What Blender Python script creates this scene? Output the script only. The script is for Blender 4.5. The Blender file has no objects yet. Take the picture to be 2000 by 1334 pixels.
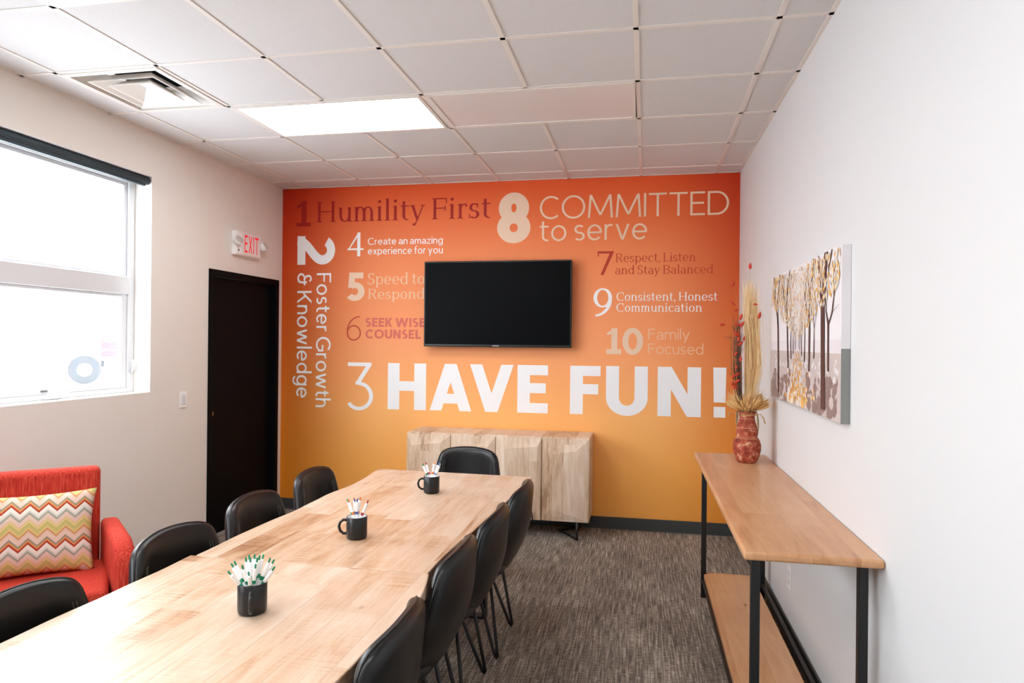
import bpy, bmesh, math, random
from mathutils import Vector, Matrix
S = bpy.context.scene
COL = S.collection
R = math.radians
pi = math.pi
rnd = random.Random(7)

# ------------------------------------------------------------------ camera
XL, XR, H = -3.292, 0.807, 2.988          # left wall, right wall, ceiling height (orange wall is y = 0)
YF = -7.6                                  # wall behind the camera
CAM = Vector((0.0086, -5.713, 1.5783))
yaw, pitch, roll = 0.190, 0.0006, 0.0097
d = Vector((-math.sin(yaw)*math.cos(pitch), math.cos(yaw)*math.cos(pitch), math.sin(pitch)))
r0 = Vector((math.cos(yaw), math.sin(yaw), 0)); u0 = r0.cross(d)
rx = math.cos(roll)*r0 + math.sin(roll)*u0
ux = -math.sin(roll)*r0 + math.cos(roll)*u0
cd = bpy.data.cameras.new('camera'); cam = bpy.data.objects.new('camera', cd); COL.objects.link(cam)
M4 = Matrix((rx, ux, -d)).transposed().to_4x4(); M4.translation = CAM
cam.matrix_world = M4
cd.sensor_width = 36.0; cd.lens = 1298.0/2000*36; cd.clip_start = 0.02; cd.clip_end = 300
S.camera = cam

# ------------------------------------------------------------------ world, exposure
S.view_settings.view_transform = 'Standard'; S.view_settings.look = 'None'
S.view_settings.exposure = 0.95; S.view_settings.gamma = 1.0
w = bpy.data.worlds.new('overcast sky'); S.world = w; w.use_nodes = True
bg = w.node_tree.nodes['Background']
bg.inputs[0].default_value = (0.87, 0.935, 1.0, 1); bg.inputs[1].default_value = 6.5
S.cycles.max_bounces = 16; S.cycles.diffuse_bounces = 8; S.cycles.glossy_bounces = 4
S.cycles.transmission_bounces = 6; S.cycles.transparent_max_bounces = 12
S.cycles.sample_clamp_indirect = 8.0; S.cycles.caustics_reflective = False; S.cycles.caustics_refractive = False

# ------------------------------------------------------------------ helpers
def lin(c):
    f = lambda v: (v/12.92 if v <= 0.04045 else ((v+0.055)/1.055)**2.4)
    return tuple(f(v/255.0) for v in c) + (1.0,)
MATS = {}
def mat(name, c, rough=0.5, metal=0.0, spec=0.5, **kw):
    m = bpy.data.materials.new(name); m.use_nodes = True
    b = m.node_tree.nodes['Principled BSDF']
    b.inputs['Base Color'].default_value = lin(c); b.inputs['Roughness'].default_value = rough
    b.inputs['Metallic'].default_value = metal; b.inputs['Specular IOR Level'].default_value = spec
    for k, v in kw.items(): b.inputs[k.replace('_', ' ')].default_value = v
    MATS[name] = m
    return m
def nodes(m):
    t = m.node_tree
    def N(typ, **kw):
        n = t.nodes.new(typ)
        for k, v in kw.items():
            if k.startswith('i_'):
                key = k[2:]
                n.inputs[int(key) if key.isdigit() else key.replace('_', ' ')].default_value = v
            else: setattr(n, k, v)
        return n
    return t, N, t.links.new, t.nodes['Principled BSDF']
def ramp(N, stops, interp='LINEAR'):
    n = N('ShaderNodeValToRGB'); cr = n.color_ramp; cr.interpolation = interp
    cr.elements[0].position, cr.elements[0].color = stops[0]
    cr.elements[1].position, cr.elements[1].color = stops[-1]
    for p, c in stops[1:-1]:
        e = cr.elements.new(p); e.color = c
    return n
def math_(N, L, op, a, b=None):
    n = N('ShaderNodeMath', operation=op)
    for k, v in ((0, a), (1, b)):
        if v is None: continue
        if isinstance(v, (int, float)): n.inputs[k].default_value = v
        else: L(v, n.inputs[k])
    return n.outputs[0]
def bump(N, L, b, h, strength=0.2, dist=0.002):
    n = N('ShaderNodeBump'); n.inputs['Strength'].default_value = strength; n.inputs['Distance'].default_value = dist
    L(h, n.inputs['Height']); L(n.outputs[0], b.inputs['Normal']); return n

def wood(name, tones, plank=0.11, length=0.9, axis='Y', rough=0.4, saw=0.0, knots=0.25, grain=1.0, spec=0.5, contrast=1.0):
    """planks along `axis`, each with its own tone; long grain, darker figure, knots, saw marks across"""
    m = mat(name, (200, 170, 140), rough, spec=spec); t, N, L, b = nodes(m)
    tc = N('ShaderNodeTexCoord'); sp = N('ShaderNodeSeparateXYZ'); L(tc.outputs['Object'], sp.inputs[0])
    a, c = {'Y': ('X', 'Y'), 'Z': ('X', 'Z'), 'X': ('Y', 'X')}[axis]
    u, v = sp.outputs[a], sp.outputs[c]
    third = sp.outputs[{'Y': 'Z', 'Z': 'Y', 'X': 'Z'}[axis]]
    pu = math_(N, L, 'FLOOR', math_(N, L, 'DIVIDE', u, plank))
    wn = N('ShaderNodeTexWhiteNoise', noise_dimensions='1D'); L(pu, wn.inputs['W'])
    pv = math_(N, L, 'FLOOR', math_(N, L, 'ADD', math_(N, L, 'DIVIDE', v, length), math_(N, L, 'MULTIPLY', wn.outputs[0], 7.3)))
    cb = N('ShaderNodeCombineXYZ'); L(pu, cb.inputs[0]); L(pv, cb.inputs[1])
    wn2 = N('ShaderNodeTexWhiteNoise', noise_dimensions='3D'); L(cb.outputs[0], wn2.inputs['Vector'])
    # grain coordinates, shifted per plank
    cg = N('ShaderNodeCombineXYZ')
    L(math_(N, L, 'ADD', u, math_(N, L, 'MULTIPLY', wn2.outputs[0], 5.0)), cg.inputs[0])
    L(math_(N, L, 'ADD', v, math_(N, L, 'MULTIPLY', wn2.outputs[0], 3.0)), cg.inputs[1]); L(third, cg.inputs[2])
    mp = N('ShaderNodeMapping'); L(cg.outputs[0], mp.inputs[0]); mp.inputs['Scale'].default_value = (1.0, 0.13, 1.0)
    n1 = N('ShaderNodeTexNoise'); L(mp.outputs[0], n1.inputs['Vector'])
    n1.inputs['Scale'].default_value = 14*grain; n1.inputs['Detail'].default_value = 6; n1.inputs['Distortion'].default_value = 1.6
    n2 = N('ShaderNodeTexNoise'); L(mp.outputs[0], n2.inputs['Vector'])
    n2.inputs['Scale'].default_value = 120*grain; n2.inputs['Detail'].default_value = 4
    n3 = N('ShaderNodeTexNoise'); L(cg.outputs[0], n3.inputs['Vector']); n3.inputs['Scale'].default_value = 3.2; n3.inputs['Detail'].default_value = 3
    f = math_(N, L, 'ADD', math_(N, L, 'MULTIPLY', n1.outputs[0], 0.62), math_(N, L, 'MULTIPLY', n2.outputs[0], 0.22))
    f = math_(N, L, 'ADD', f, math_(N, L, 'MULTIPLY', n3.outputs[0], 0.30))
    f = math_(N, L, 'ADD', f, math_(N, L, 'MULTIPLY', math_(N, L, 'SUBTRACT', wn2.outputs[0], 0.5), 0.22))
    if saw:
        ms = N('ShaderNodeMapping'); L(cg.outputs[0], ms.inputs[0]); ms.inputs['Scale'].default_value = (5.0, 150.0, 5.0)
        n4 = N('ShaderNodeTexNoise'); L(ms.outputs[0], n4.inputs['Vector']); n4.inputs['Scale'].default_value = 1.0; n4.inputs['Detail'].default_value = 2
        n5 = N('ShaderNodeTexNoise'); L(cg.outputs[0], n5.inputs['Vector']); n5.inputs['Scale'].default_value = 2.6; n5.inputs['Detail'].default_value = 2
        patch = math_(N, L, 'MULTIPLY', math_(N, L, 'MAXIMUM', math_(N, L, 'SUBTRACT', n5.outputs[0], 0.47), 0.0), 4.0)
        f = math_(N, L, 'SUBTRACT', f, math_(N, L, 'MULTIPLY', math_(N, L, 'MULTIPLY', math_(N, L, 'SUBTRACT', n4.outputs[0], 0.40), patch), saw))
    f = math_(N, L, 'ADD', math_(N, L, 'MULTIPLY', math_(N, L, 'SUBTRACT', f, 0.57), contrast), 0.57)
    k = len(tones)
    rp = ramp(N, [(0.34+0.46*i/(k-1), lin(c_)) for i, c_ in enumerate(tones)]); L(f, rp.inputs[0])
    out = rp.outputs[0]
    if knots:
        mk = N('ShaderNodeMapping'); L(cg.outputs[0], mk.inputs[0]); mk.inputs['Scale'].default_value = (1.0, 0.55, 1.0)
        vo = N('ShaderNodeTexVoronoi'); L(mk.outputs[0], vo.inputs['Vector']); vo.inputs['Scale'].default_value = 4.6
        kr = ramp(N, [(0.0, (1, 1, 1, 1)), (0.035, (0.75, 0.75, 0.75, 1)), (0.07, (0, 0, 0, 1))]); L(vo.outputs['Distance'], kr.inputs[0])
        sel = math_(N, L, 'GREATER_THAN', N_sep(N, L, vo.outputs['Color']), 1.0-knots)
        mx = N('ShaderNodeMix', data_type='RGBA'); L(math_(N, L, 'MULTIPLY', kr.outputs[0], sel), mx.inputs['Factor'])
        L(out, mx.inputs[6]); mx.inputs[7].default_value = lin((96, 62, 40)); out = mx.outputs[2]
    # joints between planks
    fr = math_(N, L, 'FRACT', math_(N, L, 'DIVIDE', u, plank))
    jn = math_(N, L, 'LESS_THAN', math_(N, L, 'MINIMUM', fr, math_(N, L, 'SUBTRACT', 1.0, fr)), 0.008)
    mj = N('ShaderNodeMix', data_type='RGBA'); L(math_(N, L, 'MULTIPLY', jn, 0.35), mj.inputs['Factor'])
    L(out, mj.inputs[6]); mj.inputs[7].default_value = lin((130, 95, 65)); L(mj.outputs[2], b.inputs['Base Color'])
    bump(N, L, b, n2.outputs[0], 0.12, 0.001)
    return m
def N_sep(N, L, col):
    s = N('ShaderNodeSeparateColor'); L(col, s.inputs[0]); return s.outputs[0]

class MB:
    """collects geometry, then links it as ONE mesh object"""
    def __init__(s): s.v = []; s.f = []; s.mi = []; s.cur = 0; s.sm = []; s.smooth = False
    def add(s, vs, fs):
        o = len(s.v); s.v += [tuple(v) for v in vs]
        for f in fs: s.f.append(tuple(i+o for i in f)); s.mi.append(s.cur); s.sm.append(s.smooth)
        return s
    def box(s, x0, x1, y0, y1, z0, z1, T=None):
        vs = [Vector((x, y, z)) for x in (x0, x1) for y in (y0, y1) for z in (z0, z1)]
        if T is not None: vs = [T @ v for v in vs]
        return s.add(vs, [(0, 1, 3, 2), (4, 6, 7, 5), (0, 4, 5, 1), (2, 3, 7, 6), (0, 2, 6, 4), (1, 5, 7, 3)])
    def tube(s, pts, r, n=10, caps=True, closed=False):
        pts = [Vector(p) for p in pts]; m = len(pts); rs = r if isinstance(r, (list, tuple)) else [r]*m
        rings = []; up = None; base = len(s.v)
        for i, p in enumerate(pts):
            if closed: tg = (pts[(i+1) % m]-pts[i-1]).normalized()
            else: tg = ((pts[min(i+1, m-1)]-p).normalized() + (p-pts[max(i-1, 0)]).normalized())
            if tg.length < 1e-9: tg = Vector((0, 0, 1))
            tg.normalize()
            if up is None: up = Vector((0, 0, 1)) if abs(tg.z) < 0.9 else Vector((1, 0, 0))
            a = tg.cross(up)
            if a.length < 1e-6: a = tg.orthogonal()
            a.normalize(); b = a.cross(tg).normalized(); up = b
            rings.append([p + rs[i]*(math.cos(2*pi*k/n)*a + math.sin(2*pi*k/n)*b) for k in range(n)])
        vs = [v for rg in rings for v in rg]; fs = []
        for i in range(m if closed else m-1):
            j = (i+1) % m
            for k in range(n): fs.append((i*n+k, i*n+(k+1) % n, j*n+(k+1) % n, j*n+k))
        if caps and not closed: fs += [tuple(range(n))[::-1], tuple((m-1)*n+k for k in range(n))]
        sm = s.smooth; s.smooth = True; s.add(vs, fs); s.smooth = sm
        return s
    def lathe(s, prof, n=48, c=(0, 0, 0), cap0=True, cap1=True):
        vs = []; fs = []; m = len(prof)
        for (r, z) in prof:
            for k in range(n): vs.append((c[0]+r*math.cos(2*pi*k/n), c[1]+r*math.sin(2*pi*k/n), c[2]+z))
        for i in range(m-1):
            for k in range(n): fs.append((i*n+k, i*n+(k+1) % n, (i+1)*n+(k+1) % n, (i+1)*n+k))
        if cap0: fs.append(tuple(range(n))[::-1])
        if cap1: fs.append(tuple((m-1)*n+k for k in range(n)))
        sm = s.smooth; s.smooth = True; s.add(vs, fs); s.smooth = sm
        return s
    def prism(s, poly, z0, z1, T=None):
        n = len(poly); vs = [Vector((x, y, z0)) for x, y in poly]+[Vector((x, y, z1)) for x, y in poly]
        if T is not None: vs = [T @ v for v in vs]
        return s.add(vs, [tuple(range(n))[::-1], tuple(range(n, 2*n))]+[(i, (i+1) % n, n+(i+1) % n, n+i) for i in range(n)])
    def grid(s, fn, nu, nv, closeu=False):
        vs = [fn(i/(nu-1 if not closeu else nu), j/(nv-1)) for j in range(nv) for i in range(nu)]
        fs = [(j*nu+i, j*nu+(i+1) % nu, (j+1)*nu+(i+1) % nu, (j+1)*nu+i) for j in range(nv-1) for i in range(nu if closeu else nu-1)]
        sm = s.smooth; s.smooth = True; s.add(vs, fs); s.smooth = sm
        return s
    def build(s, name, m, parent=None, loc=(0, 0, 0), rotz=0.0, bevel=0.0, seg=2, rot=None, weld=False):
        me = bpy.data.meshes.new(name); me.from_pydata([tuple(v) for v in s.v], [], s.f)
        for q in (m if isinstance(m, (list, tuple)) else [m]): me.materials.append(q)
        me.polygons.foreach_set('material_index', s.mi); me.polygons.foreach_set('use_smooth', s.sm)
        bm = bmesh.new(); bm.from_mesh(me)
        if weld: bmesh.ops.remove_doubles(bm, verts=bm.verts, dist=1e-5)
        bmesh.ops.recalc_face_normals(bm, faces=bm.faces); bm.to_mesh(me); bm.free()
        me.update()
        o = bpy.data.objects.new(name, me); COL.objects.link(o)
        o.location = loc; o.rotation_euler = rot if rot else (0, 0, rotz)
        if parent: o.parent = parent
        if bevel:
            b = o.modifiers.new('bevel', 'BEVEL'); b.width = bevel; b.segments = seg; b.limit_method = 'ANGLE'; b.angle_limit = R(40)
            b.harden_normals = False
        return o
def tag(o, label, cat, group=None, kind=None):
    o['label'] = label; o['category'] = cat
    if group: o['group'] = group
    if kind: o['kind'] = kind
    return o
def thing(name, label, cat, loc=(0, 0, 0), rotz=0.0, group=None):
    o = bpy.data.objects.new(name, None); COL.objects.link(o); o.empty_display_size = 0.1
    o.location = loc; o.rotation_euler = (0, 0, rotz)
    return tag(o, label, cat, group)
def struct(o): o['kind'] = 'structure'; return o
def dup(root, loc, rotz, label, group=None):
    r = root.copy(); COL.objects.link(r); r.location = loc; r.rotation_euler = (0, 0, rotz); r['label'] = label
    if group: r['group'] = group
    for ch in list(root.children):
        c = ch.copy(); COL.objects.link(c); c.parent = r
        for g in ch.children:
            e = g.copy(); COL.objects.link(e); e.parent = c
    return r

# ------------------------------------------------------------------ materials
def wallmat(name, c, rough=0.6, sc=220):
    m = mat(name, c, rough, spec=0.3); t, N, L, b = nodes(m)
    tc = N('ShaderNodeTexCoord'); n = N('ShaderNodeTexNoise'); L(tc.outputs['Object'], n.inputs['Vector'])
    n.inputs['Scale'].default_value = sc; n.inputs['Detail'].default_value = 3; bump(N, L, b, n.outputs[0], 0.08, 0.001)
    return m
M_wall = wallmat('white wall paint', (216, 216, 216))
M_wallL = wallmat('warm white wall paint', (230, 224, 217))
M_trimw = mat('white vinyl', (214, 216, 219), 0.35)
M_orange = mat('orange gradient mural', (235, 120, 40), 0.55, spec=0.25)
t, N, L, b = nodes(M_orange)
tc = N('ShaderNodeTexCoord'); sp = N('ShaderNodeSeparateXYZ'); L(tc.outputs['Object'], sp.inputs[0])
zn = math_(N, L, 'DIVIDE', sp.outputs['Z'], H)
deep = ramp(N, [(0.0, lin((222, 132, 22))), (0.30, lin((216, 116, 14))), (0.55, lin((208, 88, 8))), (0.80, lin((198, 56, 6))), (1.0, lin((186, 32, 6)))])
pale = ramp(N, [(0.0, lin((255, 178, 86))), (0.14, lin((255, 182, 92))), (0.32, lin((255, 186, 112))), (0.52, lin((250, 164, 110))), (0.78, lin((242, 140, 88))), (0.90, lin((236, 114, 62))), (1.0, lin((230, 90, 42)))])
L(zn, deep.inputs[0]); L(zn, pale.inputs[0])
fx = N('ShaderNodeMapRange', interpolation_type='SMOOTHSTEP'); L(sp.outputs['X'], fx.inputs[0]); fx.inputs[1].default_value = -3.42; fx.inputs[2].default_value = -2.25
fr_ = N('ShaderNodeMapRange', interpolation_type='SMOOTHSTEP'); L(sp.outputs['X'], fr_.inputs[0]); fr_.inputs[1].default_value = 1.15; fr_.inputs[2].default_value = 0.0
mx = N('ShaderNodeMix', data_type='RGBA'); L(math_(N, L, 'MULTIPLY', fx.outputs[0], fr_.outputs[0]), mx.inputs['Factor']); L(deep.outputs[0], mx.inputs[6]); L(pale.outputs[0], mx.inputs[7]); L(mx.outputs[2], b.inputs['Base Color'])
# ceiling tile
M_ceil = mat('speckled ceiling tile', (226, 226, 225), 0.9, spec=0.1)
t, N, L, b = nodes(M_ceil)
tc = N('ShaderNodeTexCoord'); n = N('ShaderNodeTexNoise'); L(tc.outputs['Object'], n.inputs['Vector'])
n.inputs['Scale'].default_value = 150; n.inputs['Detail'].default_value = 2.0; n.inputs['Roughness'].default_value = 0.6
rp = ramp(N, [(0.0, lin((196, 193, 190))), (0.29, lin((190, 187, 184))), (0.35, lin((213, 212, 212))), (1.0, lin((216, 215, 215)))]); L(n.outputs[0], rp.inputs[0])
L(rp.outputs[0], b.inputs['Base Color']); bump(N, L, b, n.outputs[0], 0.15, 0.002)
M_grid = mat('ceiling grid enamel', (226, 221, 215), 0.5)
# carpet: dark brown grey with long pale dashes
M_carpet = mat('brown grey carpet tile', (120, 108, 100), 0.95, spec=0.1)
t, N, L, b = nodes(M_carpet)
tc = N('ShaderNodeTexCoord')
def cn(scale, detail=2.0, rough=0.5):
    mp = N('ShaderNodeMapping'); L(tc.outputs['Object'], mp.inputs[0]); mp.inputs['Scale'].default_value = scale
    n = N('ShaderNodeTexNoise'); L(mp.outputs[0], n.inputs['Vector']); n.inputs['Scale'].default_value = 1.0
    n.inputs['Detail'].default_value = detail; n.inputs['Roughness'].default_value = rough; return n.outputs[0]
lines = cn((125, 5, 1), 2.0); cross = cn((30, 110, 1), 2.0); broad = cn((3.2, 1.6, 1), 2); fine = cn((420, 420, 1), 1.0)
f = math_(N, L, 'ADD', math_(N, L, 'MULTIPLY', lines, 0.62), math_(N, L, 'MULTIPLY', cross, 0.42))
f = math_(N, L, 'ADD', f, math_(N, L, 'MULTIPLY', broad, 0.22)); f = math_(N, L, 'ADD', f, math_(N, L, 'MULTIPLY', fine, 0.18))
rp = ramp(N, [(0.50, lin((74, 66, 60))), (0.66, lin((114, 105, 96))), (0.78, lin((152, 142, 130))), (0.90, lin((196, 186, 172)))]); L(f, rp.inputs[0])
L(rp.outputs[0], b.inputs['Base Color']); bump(N, L, b, f, 0.5, 0.004)
M_base = mat('charcoal cove base', (62, 66, 66), 0.45)
M_black = mat('black powder coated steel', (18, 19, 20), 0.45)
M_door = mat('black door paint', (5, 7, 11), 0.6, spec=0.10)
M_brass = mat('bronze latch', (178, 132, 98), 0.4, 0.6)
M_tabwood = wood('pale mango wood', [(150, 104, 72), (184, 144, 110), (200, 169, 141), (208, 183, 160), (215, 196, 178)], plank=0.135, length=0.95, rough=0.33, saw=0.75, knots=0.18, spec=0.5, contrast=0.85)
M_credwood = wood('greyish mango wood', [(156, 122, 94), (200, 168, 138), (218, 190, 162), (226, 202, 178), (232, 213, 193)], plank=0.093, length=3.0, axis='Z', rough=0.5, knots=0.12, grain=1.1, contrast=1.1)
M_shelfwood = wood('honey alder wood', [(154, 102, 64), (186, 134, 92), (200, 150, 108), (208, 162, 120), (215, 174, 134)], plank=0.148, length=2.6, rough=0.33, knots=0.10, grain=0.8, contrast=0.8)
M_crack = mat('dark bark inclusion', (52, 30, 20), 0.8)
# leather
M_leather = mat('black leather', (20, 20, 21), 0.36, spec=0.4)
t, N, L, b = nodes(M_leather)
tc = N('ShaderNodeTexCoord'); n = N('ShaderNodeTexNoise'); L(tc.outputs['Object'], n.inputs['Vector']); n.inputs['Scale'].default_value = 6; n.inputs['Detail'].default_value = 1.5
rp = ramp(N, [(0.3, lin((7, 9, 11))), (0.58, lin((15, 14, 14))), (0.82, lin((38, 30, 26)))]); L(n.outputs[0], rp.inputs[0]); L(rp.outputs[0], b.inputs['Base Color'])
n2 = N('ShaderNodeTexNoise'); L(tc.outputs['Object'], n2.inputs['Vector']); n2.inputs['Scale'].default_value = 260; n2.inputs['Detail'].default_value = 3
bump(N, L, b, n2.outputs[0], 0.16, 0.001)
b.inputs['Coat Weight'].default_value = 0.08; b.inputs['Coat Roughness'].default_value = 0.22
rr = ramp(N, [(0.3, (0.31,)*3+(1,)), (0.8, (0.42,)*3+(1,))]); L(n.outputs[0], rr.inputs[0]); L(rr.outputs[0], b.inputs['Roughness'])
M_stitch = mat('grey thread', (120, 118, 114), 0.8)
# red upholstery with fine streaks
M_red = mat('coral red woven fabric', (205, 66, 52), 0.85, spec=0.2)
t, N, L, b = nodes(M_red)
tc = N('ShaderNodeTexCoord'); mp = N('ShaderNodeMapping'); L(tc.outputs['Object'], mp.inputs[0]); mp.inputs['Scale'].default_value = (130, 130, 8)
n = N('ShaderNodeTexNoise'); L(mp.outputs[0], n.inputs['Vector']); n.inputs['Scale'].default_value = 1.4; n.inputs['Detail'].default_value = 4
rp = ramp(N, [(0.25, lin((142, 28, 20))), (0.5, lin((184, 52, 38))), (0.78, lin((206, 90, 64)))]); L(n.outputs[0], rp.inputs[0]); L(rp.outputs[0], b.inputs['Base Color'])
bump(N, L, b, n.outputs[0], 0.25, 0.002)
# chevron cushion
M_chev = mat('zigzag cushion fabric', (230, 200, 160), 0.9, spec=0.1)
t, N, L, b = nodes(M_chev)
tc = N('ShaderNodeTexCoord'); sp = N('ShaderNodeSeparateXYZ'); L(tc.outputs['Object'], sp.inputs[0])
zig = math_(N, L, 'PINGPONG', sp.outputs['X'], 0.036)
tt = math_(N, L, 'ADD', math_(N, L, 'ADD', sp.outputs['Z'], 1.052), zig)
ph = math_(N, L, 'FRACT', math_(N, L, 'DIVIDE', tt, 0.176))
cs = [(208, 176, 159), (195, 139, 89), (210, 180, 120), (189, 176, 111), (184, 171, 104), (210, 189, 126), (212, 176, 139), (213, 186, 171), (212, 182, 165), (152, 152, 137), (199, 195, 184), (221, 213, 200), (221, 213, 200), (165, 61, 42), (206, 137, 85), (139, 135, 115), (212, 182, 165), (213, 184, 165)]
rp = ramp(N, [(i/len(cs), lin(c)) for i, c in enumerate(cs)], 'CONSTANT'); L(ph, rp.inputs[0]); L(rp.outputs[0], b.inputs['Base Color'])
mp = N('ShaderNodeMapping'); L(tc.outputs['Object'], mp.inputs[0]); mp.inputs['Scale'].default_value = (300, 300, 300)
wv = N('ShaderNodeTexNoise'); L(mp.outputs[0], wv.inputs['Vector']); wv.inputs['Scale'].default_value = 1.0; bump(N, L, b, wv.outputs[0], 0.3, 0.001)
M_screen = mat('dark glass screen', (3, 4, 6), 0.35, spec=0.06)
M_bezel = mat('black plastic', (10, 10, 11), 0.3)
M_mug = mat('matte black glaze', (13, 13, 14), 0.32)
M_white = mat('white plastic', (240, 240, 240), 0.35)
M_teal = mat('dark teal blind fabric', (38, 56, 64), 0.6)
M_metalgrey = mat('grey metal', (128, 130, 130), 0.4, 0.7)
# terracotta
M_terra = mat('mottled terracotta', (158, 72, 50), 0.75, spec=0.25)
t, N, L, b = nodes(M_terra)
tc = N('ShaderNodeTexCoord'); n = N('ShaderNodeTexNoise'); L(tc.outputs['Object'], n.inputs['Vector']); n.inputs['Scale'].default_value = 34; n.inputs['Detail'].default_value = 8
rp = ramp(N, [(0.30, lin((116, 48, 36))), (0.5, lin((164, 76, 56))), (0.60, lin((182, 104, 80))), (0.72, lin((214, 176, 140)))]); L(n.outputs[0], rp.inputs[0]); L(rp.outputs[0], b.inputs['Base Color'])
bump(N, L, b, n.outputs[0], 0.4, 0.003)
# glazing: clear glass, washed-out glare mixed in as a slight milky veil
M_glass = bpy.data.materials.new('window glass with glare veil'); M_glass.use_nodes = True
t, N, L, b = (M_glass.node_tree, *nodes(M_glass)[1:])
out = M_glass.node_tree.nodes['Material Output']
tr = N('ShaderNodeBsdfTransparent'); tl = N('ShaderNodeBsdfTranslucent'); tl.inputs[0].default_value = (0.95, 0.97, 1, 1)
gl = N('ShaderNodeBsdfGlossy'); gl.inputs['Roughness'].default_value = 0.02
m1 = N('ShaderNodeMixShader'); m1.inputs[0].default_value = 0.05; L(tr.outputs[0], m1.inputs[1]); L(tl.outputs[0], m1.inputs[2])
m2 = N('ShaderNodeMixShader'); m2.inputs[0].default_value = 0.04; L(m1.outputs[0], m2.inputs[1]); L(gl.outputs[0], m2.inputs[2]); L(m2.outputs[0], out.inputs[0])
def emit(name, c, s):
    m = bpy.data.materials.new(name); m.use_nodes = True
    b = m.node_tree.nodes['Principled BSDF']; b.inputs['Base Color'].default_value = (0.8, 0.8, 0.8, 1)
    b.inputs['Emission Color'].default_value = c; b.inputs['Emission Strength'].default_value = s
    return m
M_lit = emit('lit light diffuser', (0.98, 0.99, 1.0, 1), 6.0)
M_unlit = mat('unlit prismatic diffuser', (222, 217, 215), 0.4)
t, N, L, b = nodes(M_unlit)
tc = N('ShaderNodeTexCoord'); n = N('ShaderNodeTexNoise'); L(tc.outputs['Object'], n.inputs['Vector']); n.inputs['Scale'].default_value = 500; bump(N, L, b, n.outputs[0], 0.1, 0.0005)
M_dark = mat('dark duct interior', (36, 40, 42), 0.7)

# ------------------------------------------------------------------ room shell
T = 0.6096; GA = 0.2478
def G(i, k): return (i*T - 0.0055*k, -(GA+k*T) + 0.0012*i)
struct(MB().box(XL-0.2, XR+0.2, YF-0.2, 0.2, -0.12, 0.0).build('floor', M_carpet))
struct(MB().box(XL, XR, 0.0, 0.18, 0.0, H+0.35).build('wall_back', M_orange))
struct(MB().box(XR, XR+0.18, YF-0.18, 0.18, 0.0, H+0.35).build('wall_right', M_wall))
struct(MB().box(XL-0.2, XR, YF-0.18, YF, 0.0, H+0.35).build('wall_front', M_wall))
WIN = [(-3.56, -1.70), (-6.60, -4.50)]; WZ0, WZ1 = 1.21, 2.69  # second opening is out of view, added to let in daylight
DY0, DY1, DZ = -1.08, -0.068, 2.128
lw = MB(); X0 = XL-0.2
lw.box(X0, XL, YF-0.18, WIN[1][0], 0, H+.35); lw.box(X0, XL, WIN[1][1], WIN[0][0], 0, H+.35); lw.box(X0, XL, WIN[0][1], DY0, 0, H+.35)
for a_, b_ in WIN: lw.box(X0, XL, a_, b_, 0, WZ0); lw.box(X0, XL, a_, b_, WZ1, H+.35)
lw.box(X0, XL, DY0, DY1, DZ, H+.35); lw.box(X0, XL, DY1, 0.18, 0, H+.35)
struct(lw.build('wall_left', M_wallL))
# ceiling: tile cells, minus those taken by the lights and the air diffuser
LIGHTS = [(-4, -2, 2, True), (-2, 0, 2, False), (-4, -2, 5, True), (-2, 0, 8, True), (-4, -2, 8, True)]  # last two are unseen, added behind the camera for more light
VENT = (-5, 3)
taken = {(i, k) for a_, b_, k, _ in LIGHTS for i in range(a_, b_)} | {VENT}
ce = MB()
def cx_(v): return min(max(v, XL), XR)
for i in range(-6, 2):
    for k in range(-1, 13):
        if (i, k) in taken: continue
        q = [G(i, k), G(i+1, k), G(i+1, k+1), G(i, k+1)]
        q = [(cx_(x), min(max(y, YF), 0.0)) for x, y in q]
        ce.add([(x, y, H+0.0045) for x, y in q], [(0, 1, 2, 3)])
ce.box(XL-0.2, XR+0.18, YF-0.18, 0.18, H+0.35, H+0.45)
struct(ce.build('ceiling', M_ceil))
gr = MB(); hw = 0.012
def bar(p, q):
    p = Vector((cx_(p[0]), min(max(p[1], YF), 0))); q = Vector((cx_(q[0]), min(max(q[1], YF), 0)))
    t_ = (q-p).normalized(); n_ = Vector((-t_.y, t_.x))*hw
    gr.prism([tuple(p+n_), tuple(p-n_), tuple(q-n_), tuple(q+n_)], H, H+0.005)
inside = {(l[0]+1, l[2]) for l in LIGHTS}      # no bar across a two-cell light
for i in range(-5, 2):
    k = -1
    while k < 13:
        if (i, k) in inside: k += 1; continue
        k2 = k
        while k2 < 13 and (i, k2) not in inside: k2 += 1
        bar(G(i, k), G(i, k2)); k = k2
for k in range(0, 12): bar(G(-6, k), G(2, k))
for x0_, x1_, y0_, y1_ in ((XL, XL+0.02, YF, 0), (XR-0.02, XR, YF, 0), (XL, XR, -0.02, 0), (XL, XR, YF, YF+0.02)): gr.box(x0_, x1_, y0_, y1_, H, H+0.005)
# the grid runs round the two-cell lights: drop nothing there, the fixture sits just below it
struct(gr.build('trim_1', M_grid))

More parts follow.
